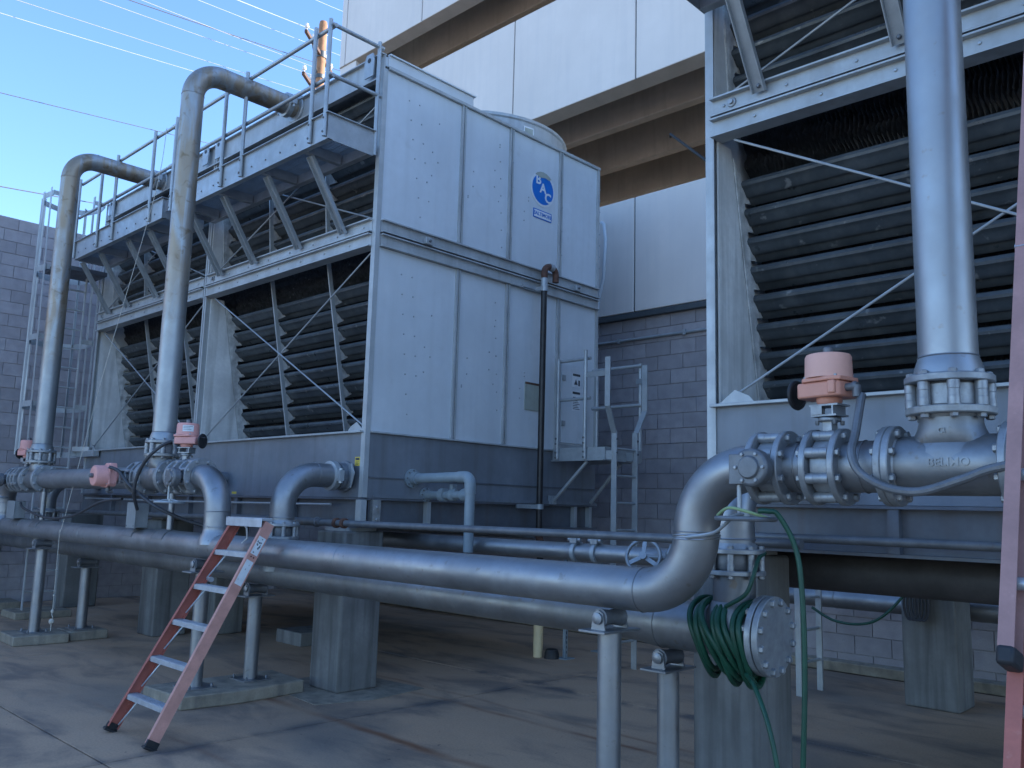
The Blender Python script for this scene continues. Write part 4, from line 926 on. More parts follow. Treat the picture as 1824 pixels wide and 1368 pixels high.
for x, wh in ((-2.84, 'nearest the camera, under the S bend'), (-7.30, 'behind the leaning stepladder'), (-11.36, 'by the hanging cord'), (-15.1, 'at the far left edge')):
    post(x, YH, ZH, RH, 'silver roller post under the front header, '+wh)
    post(x+(0.0 if x > -4 else -0.03), YR2, ZR2, RR2 if x > -4 else 0.118, 'silver roller post under the rear header, '+wh)
    p = [(x-0.33, YH-0.30), (x+0.30, YH-0.26), (x+0.36, YH+0.25), (x+0.30, YR2+0.36), (x-0.32, YR2+0.40)]
    if x == -11.36: p = [(x-0.34, YH-0.27), (x+0.27, YH-0.30), (x+0.30, YH+0.30), (x-0.32, YH+0.32)]
    lab = {-2.84: 'pale pad just below the frame under the nearest roller posts', -7.30: 'stained concrete pad under the roller posts behind the stepladder', -11.36: 'stained concrete pad under the roller posts by the cord', -15.1: 'small concrete pad at far left by the block wall'}[x]
    tag(MB().prism([(a, b_, 0.0) for a, b_ in p], (0, 0, PADZ)).build('concrete_pad', M_PAD, bev=0.012), lab, 'concrete pad', 'concrete pads under the posts')

tag(MB().bx(-11.62, -11.15, YR2-0.2, YR2+0.24, 0, PADZ).build('concrete_pad', M_PAD, bev=0.012), 'small dark concrete pad under the rear roller post by the cord', 'concrete pad', 'concrete pads under the posts')
# concrete piers
PX = [(-7.2, -6.74, 4.81, 5.26, 'concrete pier under the badge corner of the larger tower'), (-11.36, -10.92, 4.95, 5.40, 'concrete pier behind the middle roller posts'),
      (-11.08, -10.66, 5.62, 6.05, 'second concrete pier close behind the middle one'), (-15.02, -14.57, 5.15, 5.66, 'concrete pier at far left beside the caged ladder'),
      (-3.02, -2.58, 4.81, 5.25, 'concrete pier behind the coiled hose under the right tower'), (-3.12, -2.64, 8.58, 9.02, 'rear concrete pier seen under the right tower near the back wall'),
      (-11.36, -10.92, 7.98, 8.42, 'rear concrete pier in the deep shade below the far cell')]
for x0, x1, y0, y1, lab in PX:
    t = thing('concrete_pier', lab, 'pier', ((x0+x1)/2, (y0+y1)/2, 0), 'concrete piers under the towers')
    MB().bx(x0, x1, y0, y1, 0, ZB-0.035).build('shaft', M_PIER, t, bev=0.02)
    MB().bx(x0+0.06, x1-0.06, y0+0.05, y1-0.05, ZB-0.035, ZB-0.002).build('bearing_plate', M_FRAME, t)
for x0, x1, y0, y1 in ((-7.62, -6.35, 4.42, 5.6),):
    o = MB().prism([(x0+0.1, y0+0.1, 0.0005), (x1-0.15, y0, 0.0005), (x1, y0+0.5, 0.0005), (x1-0.1, y1, 0.0005), (x0, y1-0.1, 0.0005)], (0, 0, 0.004)).build('grout_patch', M_PAD); o['kind'] = 'structure'

# third pipe under the tower with couplings and a handwheel valve
t = thing('cross_pipe', 'silver pipe with two bolted couplings crossing the gap between the towers', 'pipe', (-5, 5.70, 1.36))
MB().tube([(x, 5.70, 1.362) for x in (-7.6, -5.5, -3.73)], 0.0715, 28).build('pipe_run', M_SILVER, t)
for x in (-4.69, -4.475):
    c = MB().lathe((x-0.024, 5.70, 1.362), X, [(0.074, 0), (0.088, 0.005), (0.088, 0.043), (0.074, 0.048)], 28).build('coupling', M_DECK, t)
    b = MB(); b.bx(x-0.035, x+0.035, 5.64, 5.69, 1.435, 1.472); b.cyl((x-0.065, 5.665, 1.462), (x+0.065, 5.665, 1.462), 0.017, 10); b.build('coupling_bolt', M_FLANGE, c)
v = thing('hand_valve', 'silver valve with spoked handwheel tilted behind the front header', 'valve', (-3.69, 5.70, 1.36))
flange(v, (-3.71, 5.70, 1.362), -X, r=0.118, t=0.022, bolts=8, br=0.097)
MB().lathe((-3.71, 5.70, 1.362), X, [(0.075, 0), (0.108, 0.02), (0.125, 0.10), (0.108, 0.18), (0.075, 0.20)], 28).build('valve_body', M_SILVER, v)
flange(v, (-3.51, 5.70, 1.362), X, r=0.118, t=0.022, bolts=8, br=0.097)
hc = Vector((-3.88, 5.50, 1.372)); nrm = Vector((0.35, -0.86, 0.36)).normalized(); hu, hv, _ = frame_of(nrm)
MB().tube([hc+(hu*math.cos(2*PI*i/32)+hv*math.sin(2*PI*i/32))*0.128 for i in range(32)], 0.0145, 8, closed=True).build('handwheel', M_FLANGE, v)
sp = MB()
for i in range(3): a = i*2*PI/3+0.5; sp.bar(hc, hc+(hu*math.cos(a)+hv*math.sin(a))*0.125, 0.032, 0.014, nrm)
sp.cyl(hc-nrm*0.02, hc+nrm*0.03, 0.03, 12); sp.cyl(hc, Vector((-3.66, 5.66, 1.362)), 0.018, 10); sp.build('wheel_spokes', M_FLANGE, v)
t = thing('cross_pipe', 'silver pipe behind the right tower piers along the back wall', 'pipe', (-2, 9.2, 0.9))
MB().cyl((-4.6, 9.2, 0.86), (1.5, 9.2, 0.86), 0.105, 28).build('pipe_body', M_SILVER, t)
for x in (-4.0, -1.0): ring(t, (x, 9.2, 0.86), X, 0.106, 0.008)
t = thing('drain_main', 'dark fat pipe hung under the right tower', 'pipe', (-1.5, 5.55, 1.355))
MB().cyl((-2.95, 5.55, 1.355), (1.0, 5.55, 1.355), 0.125, 28).build('pipe_body', M_DARKP, t)
MB().tube([(-3.50, 5.70, 1.362), (-3.25, 5.66, 1.36), (-2.94, 5.57, 1.356)], 0.0715, 20).build('inlet', M_SILVER, t)
tag(MB().bx(-16, -9.6, 9.55, 9.7, 0.55, 0.75).build('cable_tray', M_FLASH), 'dark low rail along the back wall in the far shade', 'rail')
# thin conduits along the base
t = thing('conduit', 'thin dark steel line clamped across the pier top to the S bend', 'conduit', (-6, 4.62, 1.535))
MB().cyl((-8.6, 4.62, 1.535), (-6.86, 4.62, 1.535), 0.036, 16).build('thick_length', M_CONDUIT, t)
MB().cyl((-6.86, 4.62, 1.535), (-2.2, 4.62, 1.545), 0.028, 14).build('thin_length', M_CONDUIT, t)
for x in (-6.93, -6.62, -6.50): MB().lathe((x-0.018, 4.62, 1.535), X, [(0.040, 0), (0.046, 0.004), (0.046, 0.032), (0.040, 0.036)], 16).build('pipe_clamp', M_BROWN if x > -6.9 else M_CONDUIT, t)
tag(MB().cyl((-13.6, 4.66, 1.50), (-8.6, 4.66, 1.53), 0.03, 14).build('conduit', M_CONDUIT), 'dark steel line low along the far base beam', 'conduit', 'base conduits')
tag(MB().cyl((-2.85, 4.80, 1.575), (0.5, 4.80, 1.575), 0.025, 14).build('conduit', M_CONDUIT), 'pipe lying on the base flange of the right tower', 'conduit', 'base conduits')
tag(MB().tube([(-13.3, 4.88, 1.70), (-10, 4.88, 1.69), (-7.1, 4.88, 1.70)], 0.012, 8).build('conduit', M_DECK), 'slim pale tube along the base beam of the larger tower', 'conduit', 'base conduits')

# black drain pipe with gooseneck
t = thing('vent_pipe', 'tall black pipe with bent rusty top strapped to the tower end wall', 'pipe', (-6.55, 7.27, 1.47))
xp, yp = -6.54, 7.27
MB().cyl((xp, yp, 1.40), (xp, yp, 4.27), 0.036, 18).build('black_run', M_BLACK, t)
MB().cyl((xp, yp, 4.25), (xp, yp, 4.37), 0.043, 18).build('collar', M_DECK, t)
MB().tube([(xp, yp, 4.36), (xp, yp, 4.43)]+[(xp+0.0, yp+0.10-0.10*math.cos(PI*i/10), 4.45+0.075*math.sin(PI*i/10)) for i in range(1, 11)]+[(xp, yp+0.20, 4.36)], 0.038, 14).build('gooseneck', M_BROWN, t)
MB().cyl((xp, yp+0.085, 4.525), (xp, yp+0.145, 4.52), 0.045, 14).build('collar', M_DECK, t)
for z in (4.22, 1.715):
    b = MB(); b.bx(-6.67, xp+0.02, yp-0.05, yp-0.042, z, z+0.045); b.bx(-6.66, -6.63, yp-0.26, yp-0.05, z, z+0.045); b.cyl((xp, yp, z-0.005), (xp, yp, z+0.05), 0.046, 14); b.build('bracket', M_DECK, t)
MB().tube([(xp, yp, 1.42), (xp, yp+0.02, 1.36), (xp-0.05, yp+0.1, 1.33)], 0.042, 12).build('rusty_elbow', M_BROWN, t)
tag(MB().cyl((-9.6, 7.25, 1.41), (-6.58, 7.25, 1.415), 0.035, 14).build('drain_line', M_CONDUIT), 'horizontal dark line feeding the foot of the black pipe', 'pipe')

# grey plastic drains on the basin end
t = thing('overflow_pipe', 'pale grey plastic overflow pipes with a union and valve on the basin end', 'pipe', (XS, 5.6, 1.9))
def pvc_flange(y, z, r):
    f = MB().lathe((XS+0.002, y, z), X, [(r*1.75, 0), (r*1.8, 0.008), (r*1.8, 0.03), (r*1.15, 0.034), (r*1.15, 0.10), (r, 0.102)], 28).build('wall_flange', M_PVC, t)
    for i in range(8): a = i*PI/4; MB().hexbolt((XS+0.032, y+math.cos(a)*r*1.5, z+math.sin(a)*r*1.5), X, 0.008, 0.012).build('flange_bolt', M_CAST, f)
pvc_flange(5.52, 1.975, 0.052); pvc_flange(5.70, 1.82, 0.040)
xe_ = -5.84
MB().tube([(XS+0.05, 5.52, 1.975), (xe_-0.14, 5.53, 1.985)], 0.048, 22).build('upper_run', M_PVC, t)
MB().tube([(xe_-0.16, 5.53, 1.985), (xe_-0.07, 5.53, 1.985)]+[(xe_-0.07+0.07*math.sin(PI/2*i/6), 5.53, 1.915+0.07*math.cos(PI/2*i/6)) for i in range(1, 7)]+[(xe_, 5.53, 1.83)], 0.054, 22).build('elbow', M_PVC, t)
MB().cyl((xe_, 5.53, 1.84), (xe_, 5.53, 1.30), 0.047, 22).build('down_run', M_PVC, t)
MB().tube([(XS+0.04, 5.70, 1.82), (-6.3, 5.66, 1.82), (xe_-0.02, 5.55, 1.82)], 0.038, 16).build('lower_run', M_PVC, t)
MB().lathe((-6.40, 5.672, 1.82), X, [(0.045, 0), (0.066, 0.006), (0.066, 0.07), (0.045, 0.076)], 14).build('union_nut', M_PVC, t)
MB().lathe((-6.25, 5.652, 1.82), X, [(0.05, 0), (0.06, 0.02), (0.06, 0.07), (0.05, 0.09)], 18).build('ball_valve', M_PVC, t)
MB().bx(-6.225, -6.18, 5.62, 5.68, 1.87, 1.92).build('valve_handle', M_PVC, t, bev=0.006)
MB().lathe((-6.02, 5.60, 1.82), X, [(0.05, 0), (0.062, 0.02), (0.062, 0.11), (0.05, 0.12)], 16).build('tee_socket', M_PVC, t)

# ------------------------------------------------------------------ door platform and its ladder
t = thing('door_platform', 'small railed platform at the access door on the tower end wall', 'platform', (-6.2, 7.9, 2.3))
ax0, ax1, ay0, ay1, az = -6.665, -5.90, 7.62, 8.30, 2.265
b = MB(); b.bx(ax0, ax1, ay0, ay0+0.008, az, az+0.15); b.bx(ax0, ax1, ay0-0.03, ay0, az, az+0.012); b.build('front_channel', M_DECK, t)
MB().bx(ax0, ax1, ay1, ay1+0.008, az, az+0.15).build('rear_channel', M_DECK, t)
MB().bx(ax1-0.008, ax1, ay0+0.01, ay1-0.002, az, az+0.15).build('end_channel', M_DECK, t)
g = MB()
for i in range(20): y = ay0+0.03+i*0.033; g.bx(ax0+0.02, ax1-0.012, y, y+0.006, az+0.12, az+0.155)
for i in range(6): xx = ax0+0.06+i*0.13; g.bx(xx, xx+0.006, ay0+0.012, ay1-0.003, az+0.125, az+0.15)
g.build('grating', M_DECK, t, kind='stuff', smooth=False)
for x in (-6.58, -6.17):
    MB().cyl((x, ay0-0.022, az+0.02), (x, ay0-0.022, 3.53 if x > -6.3 else 3.46), 0.022, 12).build('rail_post', M_DECK, t)
    for z in (az+0.04, az+0.10, az+0.2, az+0.26): MB().hexbolt((x, ay0-0.044, z), -Y, 0.013, 0.012).build('post_bolt', M_CAST, t)
for z in (3.44, 2.98): MB().cyl((-6.62, ay0-0.022+0.042, z), (-6.13, ay0-0.022+0.042, z), 0.020, 12).build('rail', M_DECK, t)
for x in (-6.58, -5.93): MB().cyl((x, ay1+0.03, az+0.02), (x, ay1+0.03, 3.45), 0.022, 12).build('rail_post', M_DECK, t)
for z in (3.42, 2.95): MB().cyl((-6.62, ay1-0.01, z), (-5.88, ay1-0.01, z), 0.020, 12).build('rail', M_DECK, t)
MB().cyl((-6.18, 7.66, az-0.005), (-6.62, 7.59, 1.80), 0.021, 12).build('strut', M_DECK, t)
MB().cyl((-6.18, 8.28, az-0.005), (-6.62, 8.28, 1.80), 0.021, 12).build('strut', M_DECK, t)
MB().bx(-6.665, -6.60, 7.55, 7.63, 1.77, 1.87).build('strut_foot', M_DECK, t)
L = thing('access_ladder', 'grey fixed ladder with flared grab rails up to the door platform', 'ladder', (-5.80, 7.87, 0))
xl = -5.80
for y, s in ((7.66, -1), (8.05, 1)):
    b = MB(); b.bx(xl-0.035, xl+0.035, y-0.008, y+0.008, 0.0, 2.60); b.bx(xl+0.027, xl+0.035, y-s*0.008-0.0, y-s*0.008+0.03*-s, 0.0, 2.60) if False else None
    b.build('rail', M_DECK, L, bev=0.002)
    y2 = y+s*0.155
    MB().bar((xl+0.0, y, 2.56), (xl+0.02, y2, 2.86), 0.012, 0.07, X).build('flare', M_DECK, L)
    MB().bar((xl+0.02, y2, 2.85), (xl+0.02, y2+s*0.0, 3.40), 0.012, 0.07, X).build('grab_rail', M_DECK, L)
    MB().bar((xl+0.02, y2, 3.22), (-5.99 if s > 0 else -6.17, ay1+0.03 if s > 0 else ay0-0.03, 3.24), 0.008, 0.06).build('tie_bar', M_DECK, L)
    for z in (2.35, 2.50): MB().hexbolt((xl+0.035, y, z), X, 0.014, 0.012).build('rail_bolt', M_CAST, L)
z = 0.31
while z < 2.45:
    MB().cyl((xl, 7.66, z), (xl, 8.05, z), 0.014, 10).build('rung', M_DECK, L); z += 0.298
MB().bar((xl-0.01, 7.67, az+0.06), (ax1, 7.67, az+0.06), 0.05, 0.10).build('tie_bar', M_DECK, L)
MB().bar((xl-0.01, 8.04, az+0.06), (ax1, 8.04, az+0.06), 0.05, 0.10).build('tie_bar', M_DECK, L)

# caged ladder at the far end
L = thing('caged_ladder', 'tall caged ladder rising to the walkway at the far left end', 'ladder', (-13.72, 4.5, 0))
xl, y0, y1 = -13.72, 4.31, 4.74
for y in (y0, y1): MB().bx(xl-0.03, xl+0.03, y-0.006, y+0.006, 0.0, 6.35).build('rail', M_FRAME, L)
z = 0.35
while z < 5.3: MB().cyl((xl, y0, z), (xl, y1, z), 0.013, 8).build('rung', M_FRAME, L); z += 0.298
hoop = [(0.02, y1+0.16), (-0.30, y1+0.20), (-0.62, y1+0.10), (-0.78, (y0+y1)/2), (-0.62, y0-0.10), (-0.30, y0-0.20), (0.02, y0-0.16)]
for z in (2.35, 3.05, 4.05, 5.10, 6.25):
    b = MB()
    for i in range(6): b.bar((xl+hoop[i][0], hoop[i][1], z), (xl+hoop[i+1][0], hoop[i+1][1], z), 0.006, 0.085)
    for y, yy in ((y0, y0-0.16), (y1, y1+0.16)): b.bar((xl+0.02, y, z), (xl+0.02, yy, z), 0.006, 0.07)
    b.build('cage_hoop', M_FRAME, L)
for q in (1, 2, 3, 4, 5):
    x_, y_ = hoop[q]; up = {1: Y, 2: (1, 1, 0), 3: X, 4: (1, -1, 0), 5: Y}[q]
    MB().bar((xl+x_, y_, 2.32), (xl+x_, y_, 6.32), 0.075, 0.006, up).build('cage_strap', M_FRAME, L)
for s_, yy in ((1, y1), (-1, y0)): MB().bar((xl+0.02, yy+s_*0.16, 2.32), (xl+0.02, yy+s_*0.2, 6.32), 0.06, 0.006, Y).build('cage_strap', M_FRAME, L)
for z in (2.0, 2.42): MB().bar((xl+0.03, y1+0.04, z), (xl+0.3, 4.92, z), 0.05, 0.07).build('stand_off', M_DECK, L)
MB().bx(-13.95, -13.35, 4.2, 4.9, 5.04, 5.10).build('landing_plate', M_BEAM, L)
tag(MB().bx(-14.05, -13.45, 4.15, 4.9, 0, 0.10).build('concrete_pad', M_PAD, bev=0.01), 'low concrete pad under the foot of the caged ladder', 'concrete pad', 'concrete pads under the posts')
tag(MB().bx(-13.75, -13.05, YF-0.10, YF-0.02, ZL-0.10, ZL-0.02).build('cable_bracket', M_DECK), 'short grey channel bracket at the far basin corner', 'bracket')

# ------------------------------------------------------------------ ladders left in the yard
def step_ladder():
    t = thing('step_ladder', 'red fibreglass stepladder with five silver treads leaning on the header', 'ladder', (-6.35, 2.9, 0))
    bl, br_ = Vector((-6.70, 2.80, 0.035)), Vector((-6.03, 2.80, 0.035)); tl, tr = Vector((-6.51, 3.57, 1.54)), Vector((-5.99, 3.57, 1.54))
    nrm = (tl-bl).cross(X).normalized()      # faces up and out of the ladder plane
    if nrm.z < 0: nrm = -nrm
    for a, b_, s in ((bl, tl, 1), (br_, tr, -1)):
        d = (b_-a).normalized(); side = nrm.cross(d).normalized()
        if side.x*s < 0: side = -side
        bb = MB(); bb.bar(a, b_, 0.006, 0.085, nrm)
        o1 = nrm*0.0395+side*0.014; o2 = -nrm*0.0395+side*0.014
        bb.bar(a+o1, b_+o1, 0.028, 0.006, nrm); bb.bar(a+o2, b_+o2, 0.028, 0.006, nrm)
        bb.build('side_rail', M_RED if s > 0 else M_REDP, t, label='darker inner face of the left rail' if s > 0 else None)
        f = MB(); f.bar(a-d*0.035, a+d*0.03, 0.02, 0.095, nrm); f.prism([a-nrm*0.05-Z*0.034-side*0.02, a+nrm*0.07-Z*0.034-side*0.02, a+nrm*0.06-Z*0.015-side*0.02, a-nrm*0.04-Z*0.012-side*0.02], side*0.045)
        f.build('ladder_foot', M_RUBBER, t, bev=0.003)
    for i in range(5):
        f = (i+0.84)/5.72
        a = bl.lerp(tl, f); b_ = br_.lerp(tr, f); a = a+X*0.004; b_ = b_-X*0.004
        s = MB(); s.bar(a+Z*0.006, b_+Z*0.006, 0.082, 0.006, Z); s.bar(a+Vector((0, -0.041, -0.011)), b_+Vector((0, -0.041, -0.011)), 0.004, 0.03, Z); s.bar(a+Vector((0, 0.041, -0.011)), b_+Vector((0, 0.041, -0.011)), 0.004, 0.03, Z)
        for q in range(7): dy = -0.033+q*0.011; s.bar(a+Vector((0, dy, 0.0105)), b_+Vector((0, dy, 0.0105)), 0.004, 0.003, Z)
        s.build('tread', M_ALU, t)
        for e, sg, top in ((a, 1, tl), (b_, -1, tr)):
            base = (bl if sg > 0 else br_)
            q = base.lerp(top, max(0.0, f-0.13))+X*sg*0.012+nrm*0.02
            MB().cyl(e+X*sg*0.10+Vector((0, 0.03, -0.012)), q-nrm*0.05, 0.006, 8).build('tread_brace', M_ALU, t)
    cap = MB(); c0 = tl+Vector((-0.012, -0.03, 0.03)); c1 = tr+Vector((0.012, -0.03, 0.03))
    cap.bar(c0, c1, 0.10, 0.02, Z); cap.bar(c0+Vector((0, -0.048, -0.03)), c1+Vector((0, -0.048, -0.03)), 0.006, 0.06, Z); cap.build('top_cap', M_ALU, t, bev=0.004)
    d = (tr-br_).normalized(); side = X
    for f0, f1, m in ((0.845, 0.93, M_WHITE), (0.70, 0.815, M_WHITE)):
        a = br_.lerp(tr, f0)+X*0.0045; b_ = br_.lerp(tr, f1)+X*0.0045
        lb = MB().bar(a, b_, 0.002, 0.062, nrm).build('rating_label', m, t)
        rq = random.Random(int(f0*100))
        for q in range(16 if f0 > 0.8 else 3):
            g = rq.uniform(0.08, 0.9); c_ = a.lerp(b_, g)+nrm*rq.uniform(-0.02, 0.02); dd = (b_-a).normalized()*rq.uniform(0.003, 0.008)
            MB().bar(c_-dd+X*0.0015, c_+dd+X*0.0015, 0.001, rq.uniform(0.004, 0.014) if f0 > 0.8 else 0.003, nrm).build('label_print', M_CAST, lb)
    k = br_.lerp(tr, 0.833)+X*0.004
    for q in (-0.012, 0.012): MB().hexbolt(k+nrm*q, X, 0.006, 0.004).build('rivet', M_BROWN, t)
    k = bl.lerp(tl, 0.715)+X*0.01-nrm*0.05; MB().cyl(k, k+X*0.05, 0.02, 12).build('spreader_hinge', M_ALU, t)
    MB().tube([tl+Vector((0.06, 0.02, 0.0)), tl+Vector((0.09, 0.05, -0.05)), tl+Vector((0.09, 0.06, -0.13)), tl+Vector((0.05, 0.04, -0.17))], 0.008, 8).build('pail_hook', M_ALU, t)
step_ladder()
# big ladder cut by the right edge of the photograph
t = thing('extension_ladder', 'tall red extension ladder at the right edge, leaning on the right walkway', 'ladder', (-0.48, 2.14, 0))
ld = Vector((0, 0.352, 1)).normalized(); ln = X.cross(ld)          # ln points towards the yard and down
if ln.y > 0: ln = -ln
for x, s in ((-0.665, 1), (-0.225, -1)):
    a = Vector((x, 2.14, 0.02))
    def chan(p, q, name, m):
        bb = MB(); bb.bar(p, q, 0.006, 0.085, ln)
        for e in (-1, 1): bb.bar(p+ln*0.0395*e+X*s*0.019, q+ln*0.0395*e+X*s*0.019, 0.032, 0.006, ln)
        bb.build(name, m, t)
    chan(a+ld*0.02, a+ld*4.3, 'base_rail', M_RED)
    f = a+ln*0.092
    chan(f+ld*1.40, f+ld*6.75, 'fly_rail', M_REDF)
    MB().bar(f+ld*1.355+X*s*0.016, f+ld*1.405+X*s*0.016, 0.044, 0.094, ln).build('rail_boot', M_RUBBER, t, bev=0.01)
    MB().bar(a+X*s*0.02, a+ld*0.09+X*s*0.02, 0.06, 0.10, ln).build('ladder_foot', M_RUBBER, t, bev=0.008)
    MB().bar(a+ld*2.55-ln*0.01+X*s*0.02, a+ld*2.62+ln*0.13+X*s*0.02, 0.05, 0.03).build('rung_lock', M_ALU, t)
for i in range(1, 14):
    p = Vector((-0.665, 2.14, 0.02))+ld*(0.305*i+0.05); MB().cyl(p, p+X*0.44, 0.017, 12).build('rung', M_ALU, t)
for i in range(5, 22):
    p = Vector((-0.665, 2.14, 0.02))+ld*(0.305*i+0.05)+ln*0.092; MB().cyl(p, p+X*0.44, 0.017, 12).build('rung', M_ALU, t)
# back ladder under the right tower
t = thing('access_ladder', 'short grey ladder standing in the dark behind the coiled hose', 'ladder', (-3.94, 8.4, 0))
for y in (8.16, 8.62): MB().bx(-3.97, -3.91, y-0.012, y+0.012, 0, 2.2).build('rail', M_DECK, t, bev=0.003)
for i in range(7): MB().cyl((-3.94, 8.16, 0.30+i*0.305), (-3.94, 8.62, 0.30+i*0.305), 0.015, 10).build('rung', M_DECK, t)

# ------------------------------------------------------------------ hoses, cords, small things
t = thing('garden_hose', 'dark green hose coiled round the blind end of the rear header', 'hose', (-2.4, YR2, ZR2))
rr = random.Random(3)
for k in range(9):
    xk = -2.57+k*0.036; ry = 0.172+0.012*rr.random(); drop = 0.055+0.075*rr.random(); ph = rr.random()*0.5; tilt = rr.uniform(-0.05, 0.06)
    pts = []
    for i in range(40):
        a = 2*PI*i/40; zz = math.cos(a); 
        pts.append((xk+tilt*zz-0.045*zz+0.018*math.sin(a*2+ph), YR2+math.sin(a)*(ry+0.012*k % 0.02), ZR2+0.155*zz+0.01-(drop if zz < 0 else 0)*(zz*zz)))
    MB().tube(pts, 0.0165, 10, closed=True).build('hose_loop', M_HOSE, t)
def smooth_pts(ps, n=8):
    ps = [Vector(p) for p in ps]; out = []
    for i in range(len(ps)-1):
        p0 = ps[max(i-1, 0)]; p1 = ps[i]; p2 = ps[i+1]; p3 = ps[min(i+2, len(ps)-1)]
        for j in range(n):
            s = j/n; out.append(0.5*((2*p1)+(p2-p0)*s+(2*p0-5*p1+4*p2-p3)*s*s+(3*p1-p0-3*p2+p3)*s**3))
    return out+[ps[-1]]
hw = hc_r
tag(MB().tube(smooth_pts([(-1.83, 3.44, 1.715), (-1.79, 3.45, 1.715), (-1.755, 3.47, 1.70), (-1.70, 3.5, 1.58), (-1.672, 3.5, 1.42), (-1.665, 3.5, 1.06), (-1.69, 3.5, 0.5), (-1.72, 3.55, 0.08), (-1.9, 3.9, 0.02)]), 0.011, 12).build('garden_hose', M_HOSE), 'green hose hanging straight down from the right handwheel', 'hose', 'green hoses')
tag(MB().tube(smooth_pts([(-2.26, YR2-0.17, 0.90), (-2.15, 3.98, 0.87), (-2.05, 3.92, 0.72), (-1.99, 3.9, 0.5), (-1.95, 3.9, 0.2), (-1.95, 3.95, 0.02), (-2.3, 4.2, 0.017)]), 0.012, 12).build('garden_hose', M_HOSE), 'green hose end trailing to the floor below the blind flange', 'hose', 'green hoses')
tag(MB().tube(smooth_pts([(-2.40, 4.14, 1.22), (-2.29, 4.15, 1.29), (-2.255, 4.17, 1.38), (-2.25, 4.22, 1.47), (-2.27, 4.33, 1.50)]), 0.011, 10).build('garden_hose', M_HOSE), 'short green hose end tucked beside the outlet pipe', 'hose', 'green hoses')
tag(MB().tube(smooth_pts([(-3.86, 8.3, 0.83), (-3.65, 8.3, 0.73), (-3.40, 8.3, 0.72), (-3.2, 8.3, 0.8), (-3.02, 8.4, 1.02), (-3.0, 8.45, 1.2)]), 0.013, 10).build('garden_hose', M_HOSE), 'thin green hose sagging in the dark beside the rear pier', 'hose', 'green hoses')
b = MB()
for k in range(5): b.tube([(-3.0+0.03*k+0.05*math.sin(2*PI*i/24), 8.47, 0.93+0.14*math.cos(2*PI*i/24)) for i in range(24)], 0.011, 6, closed=True)
tag(b.build('cable_coil', M_CABLE), 'small black cable coil hung at the rear pier', 'cable')
# cable with ties round the S bend
b = MB()
for q in range(3): b.tube([(p_t2.x+math.cos(2*PI*i/28)*(RH+0.004), YH+math.sin(2*PI*i/28)*(RH+0.004), 1.58+0.007*q+0.006*math.sin(2*PI*i/28+q)) for i in range(28)], 0.003, 5, closed=True)
tag(b.build('wire_tie', M_STEELW), 'bright wire wound round the S bend of the header', 'wire')
tag(MB().tube(smooth_pts([(p_t2.x+0.02, YH-RH-0.012, 1.585), (-2.14, 3.58, 1.61), (-2.03, 3.5, 1.65), (hw.x, hw.y-0.12, hw.z+0.005)]), 0.008, 8).build('stay_rod', M_DECK), 'thin steel stay from the S bend up to the handwheel', 'rod')
tag(MB().tube(smooth_pts([(hw.x-0.11, hw.y-0.05, hw.z+0.012), (hw.x-0.03, hw.y-0.10, hw.z+0.045), (hw.x+0.04, hw.y-0.09, hw.z+0.035), (hw.x+0.12, hw.y-0.02, hw.z+0.005)]), 0.007, 8).build('cord', mat('yellow_green_cord', (0.32, 0.42, 0.20), 0.6)), 'pale green cord knotted over the right handwheel', 'cord')
# cables
def cable(ps, r, lab, m=M_CABLE): tag(MB().tube(smooth_pts(ps, 9), r, 10).build('power_cable', m), lab, 'cable', 'actuator power cables')
cable([(-1.475, 3.70, 2.225), (-1.475, 3.62, 2.05), (-1.47, 3.56, 1.96), (-1.43, 3.545, 1.88), (-1.33, 3.555, 1.82), (-1.2, 3.55, 1.805), (-1.05, 3.55, 1.85), (-0.9, 3.56, 1.90), (-0.55, 3.6, 1.94)], 0.018, 'thick grey cable sagging from the orange actuator across the right tee', M_CAST)
cable([(-7.98, 3.66, 2.25), (-8.02, 3.58, 2.20), (-8.12, 3.50, 2.08), (-8.23, 3.47, 1.92), (-8.28, 3.47, 1.76), (-8.36, 3.55, 1.60)], 0.016, 'black cable curving down from the upright pink actuator')
cable([(-8.62, 3.36, 2.0), (-8.5, 3.40, 1.96), (-8.35, 3.44, 1.84), (-8.25, 3.52, 1.74), (-8.0, 3.6, 1.62), (-7.85, 3.85, 1.5), (-7.6, 4.2, 1.40)], 0.016, 'black cable trailing from the sideways actuator under the tee')
cable([(-12.1, 3.66, 1.62), (-11.8, 3.62, 1.55), (-11.0, 3.62, 1.46), (-10.2, 3.62, 1.50), (-9.4, 3.60, 1.66), (-9.0, 3.66, 1.70)], 0.014, 'dark cable looping between the two junction boxes')
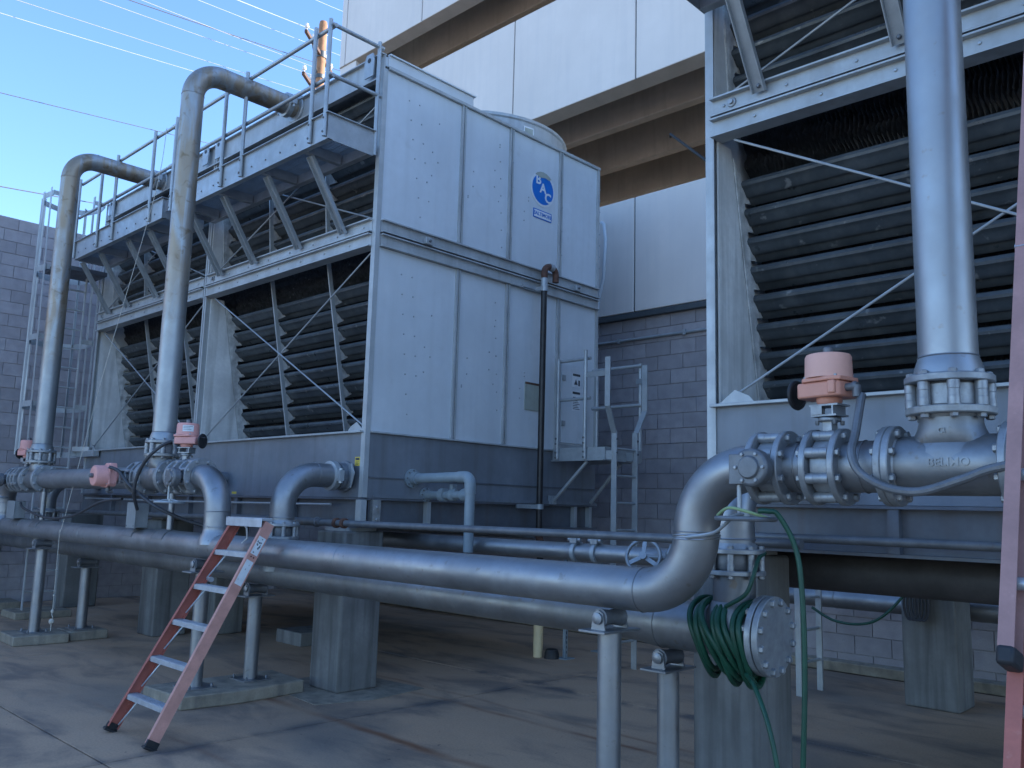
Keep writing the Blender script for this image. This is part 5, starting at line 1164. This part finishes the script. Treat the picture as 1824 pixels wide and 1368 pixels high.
# cord hanging from the walkway rail with a weight
cd = thing('hanging_cord', 'thin pale cord hanging from the walkway rail over the header', 'cord', (-10.46, 3.6, 0))
MB().tube(smooth_pts([(-10.22, YW-0.04, 6.28), (-10.28, 4.24, 5.4), (-10.38, 3.9, 3.3), (-10.44, 3.63, 1.50), (-10.455, 3.597, 1.34), (-10.455, 3.595, 1.25), (-10.45, 3.60, 0.45)], 6), 0.0038, 6).build('cord_line', M_ROPE, cd)
for z, r in ((0.62, 0.013), (0.45, 0.018), (0.34, 0.028)): MB().lathe((-10.45, 3.60, z-r), Z, [(r*0.5, 0), (r, r*0.6), (r, r*1.4), (r*0.5, r*2)], 10).build('knot', M_ROPE, cd)
MB().tube([(-10.45, 3.60, 0.45), (-10.43, 3.59, 0.42), (-10.42, 3.60, 0.385), (-10.45, 3.60, 0.36)], 0.005, 6).build('cord_end', M_ROPE, cd)
MB().cyl((-10.45, 3.60, 0.34), (-10.45, 3.60, 0.24), 0.005, 6).build('cord_tail', M_ROPE, cd)
# floor drain stub, cap, strut posts
t = thing('drain_stub', 'cream plastic pipe stub with grey collar standing on the floor', 'pipe', (-7.0, 7.81, 0))
MB().cyl((-7.0, 7.81, 0.0), (-7.0, 7.81, 0.42), 0.057, 20).build('stub', M_CREAM, t); MB().cyl((-7.0, 7.81, 0.41), (-7.0, 7.81, 0.52), 0.062, 20).build('collar', M_PVC, t); MB().cyl((-7.0, 7.81, 0.52), (-7.0, 7.81, 1.3), 0.04, 14).build('drop_pipe', M_BLACK, t)
tag(MB().lathe((-6.83, 7.86, 0), Z, [(0.09, 0), (0.085, 0.06), (0.07, 0.10), (0.05, 0.11)], 14).build('rubber_cap', M_RUBBER), 'black rubber cap lying beside the cream stub', 'cap')
for x, y, lab in ((-6.72, 7.97, 'perforated strut post nearest the cream stub'), (-6.78, 8.70, 'perforated strut post farther back toward the wall')):
    t = thing('strut_post', lab, 'post', (x, y, 0), 'perforated strut posts')
    b = MB(); b.bx(x-0.02, x+0.02, y-0.02, y-0.016, 0.012, 1.3); b.bx(x-0.02, x-0.016, y-0.016, y+0.02, 0.012, 1.3); b.bx(x+0.016, x+0.02, y-0.016, y+0.02, 0.012, 1.3); b.build('channel', M_PVC, t)
    s = MB()
    for i in range(20): s.bx(x+0.02, x+0.0205, y-0.006, y+0.006, 0.06+i*0.055, 0.09+i*0.055)
    s.build('slots', M_RUBBER, t, kind='stuff'); MB().bx(x-0.08, x+0.08, y-0.08, y+0.08, 0, 0.012).build('base_plate', M_PVC, t)
tag(MB().bx(-9.75, -9.2, 6.0, 6.5, 0, 0.16).build('concrete_block', M_PIER, bev=0.01), 'low concrete block in the deep shade under the larger tower', 'block')
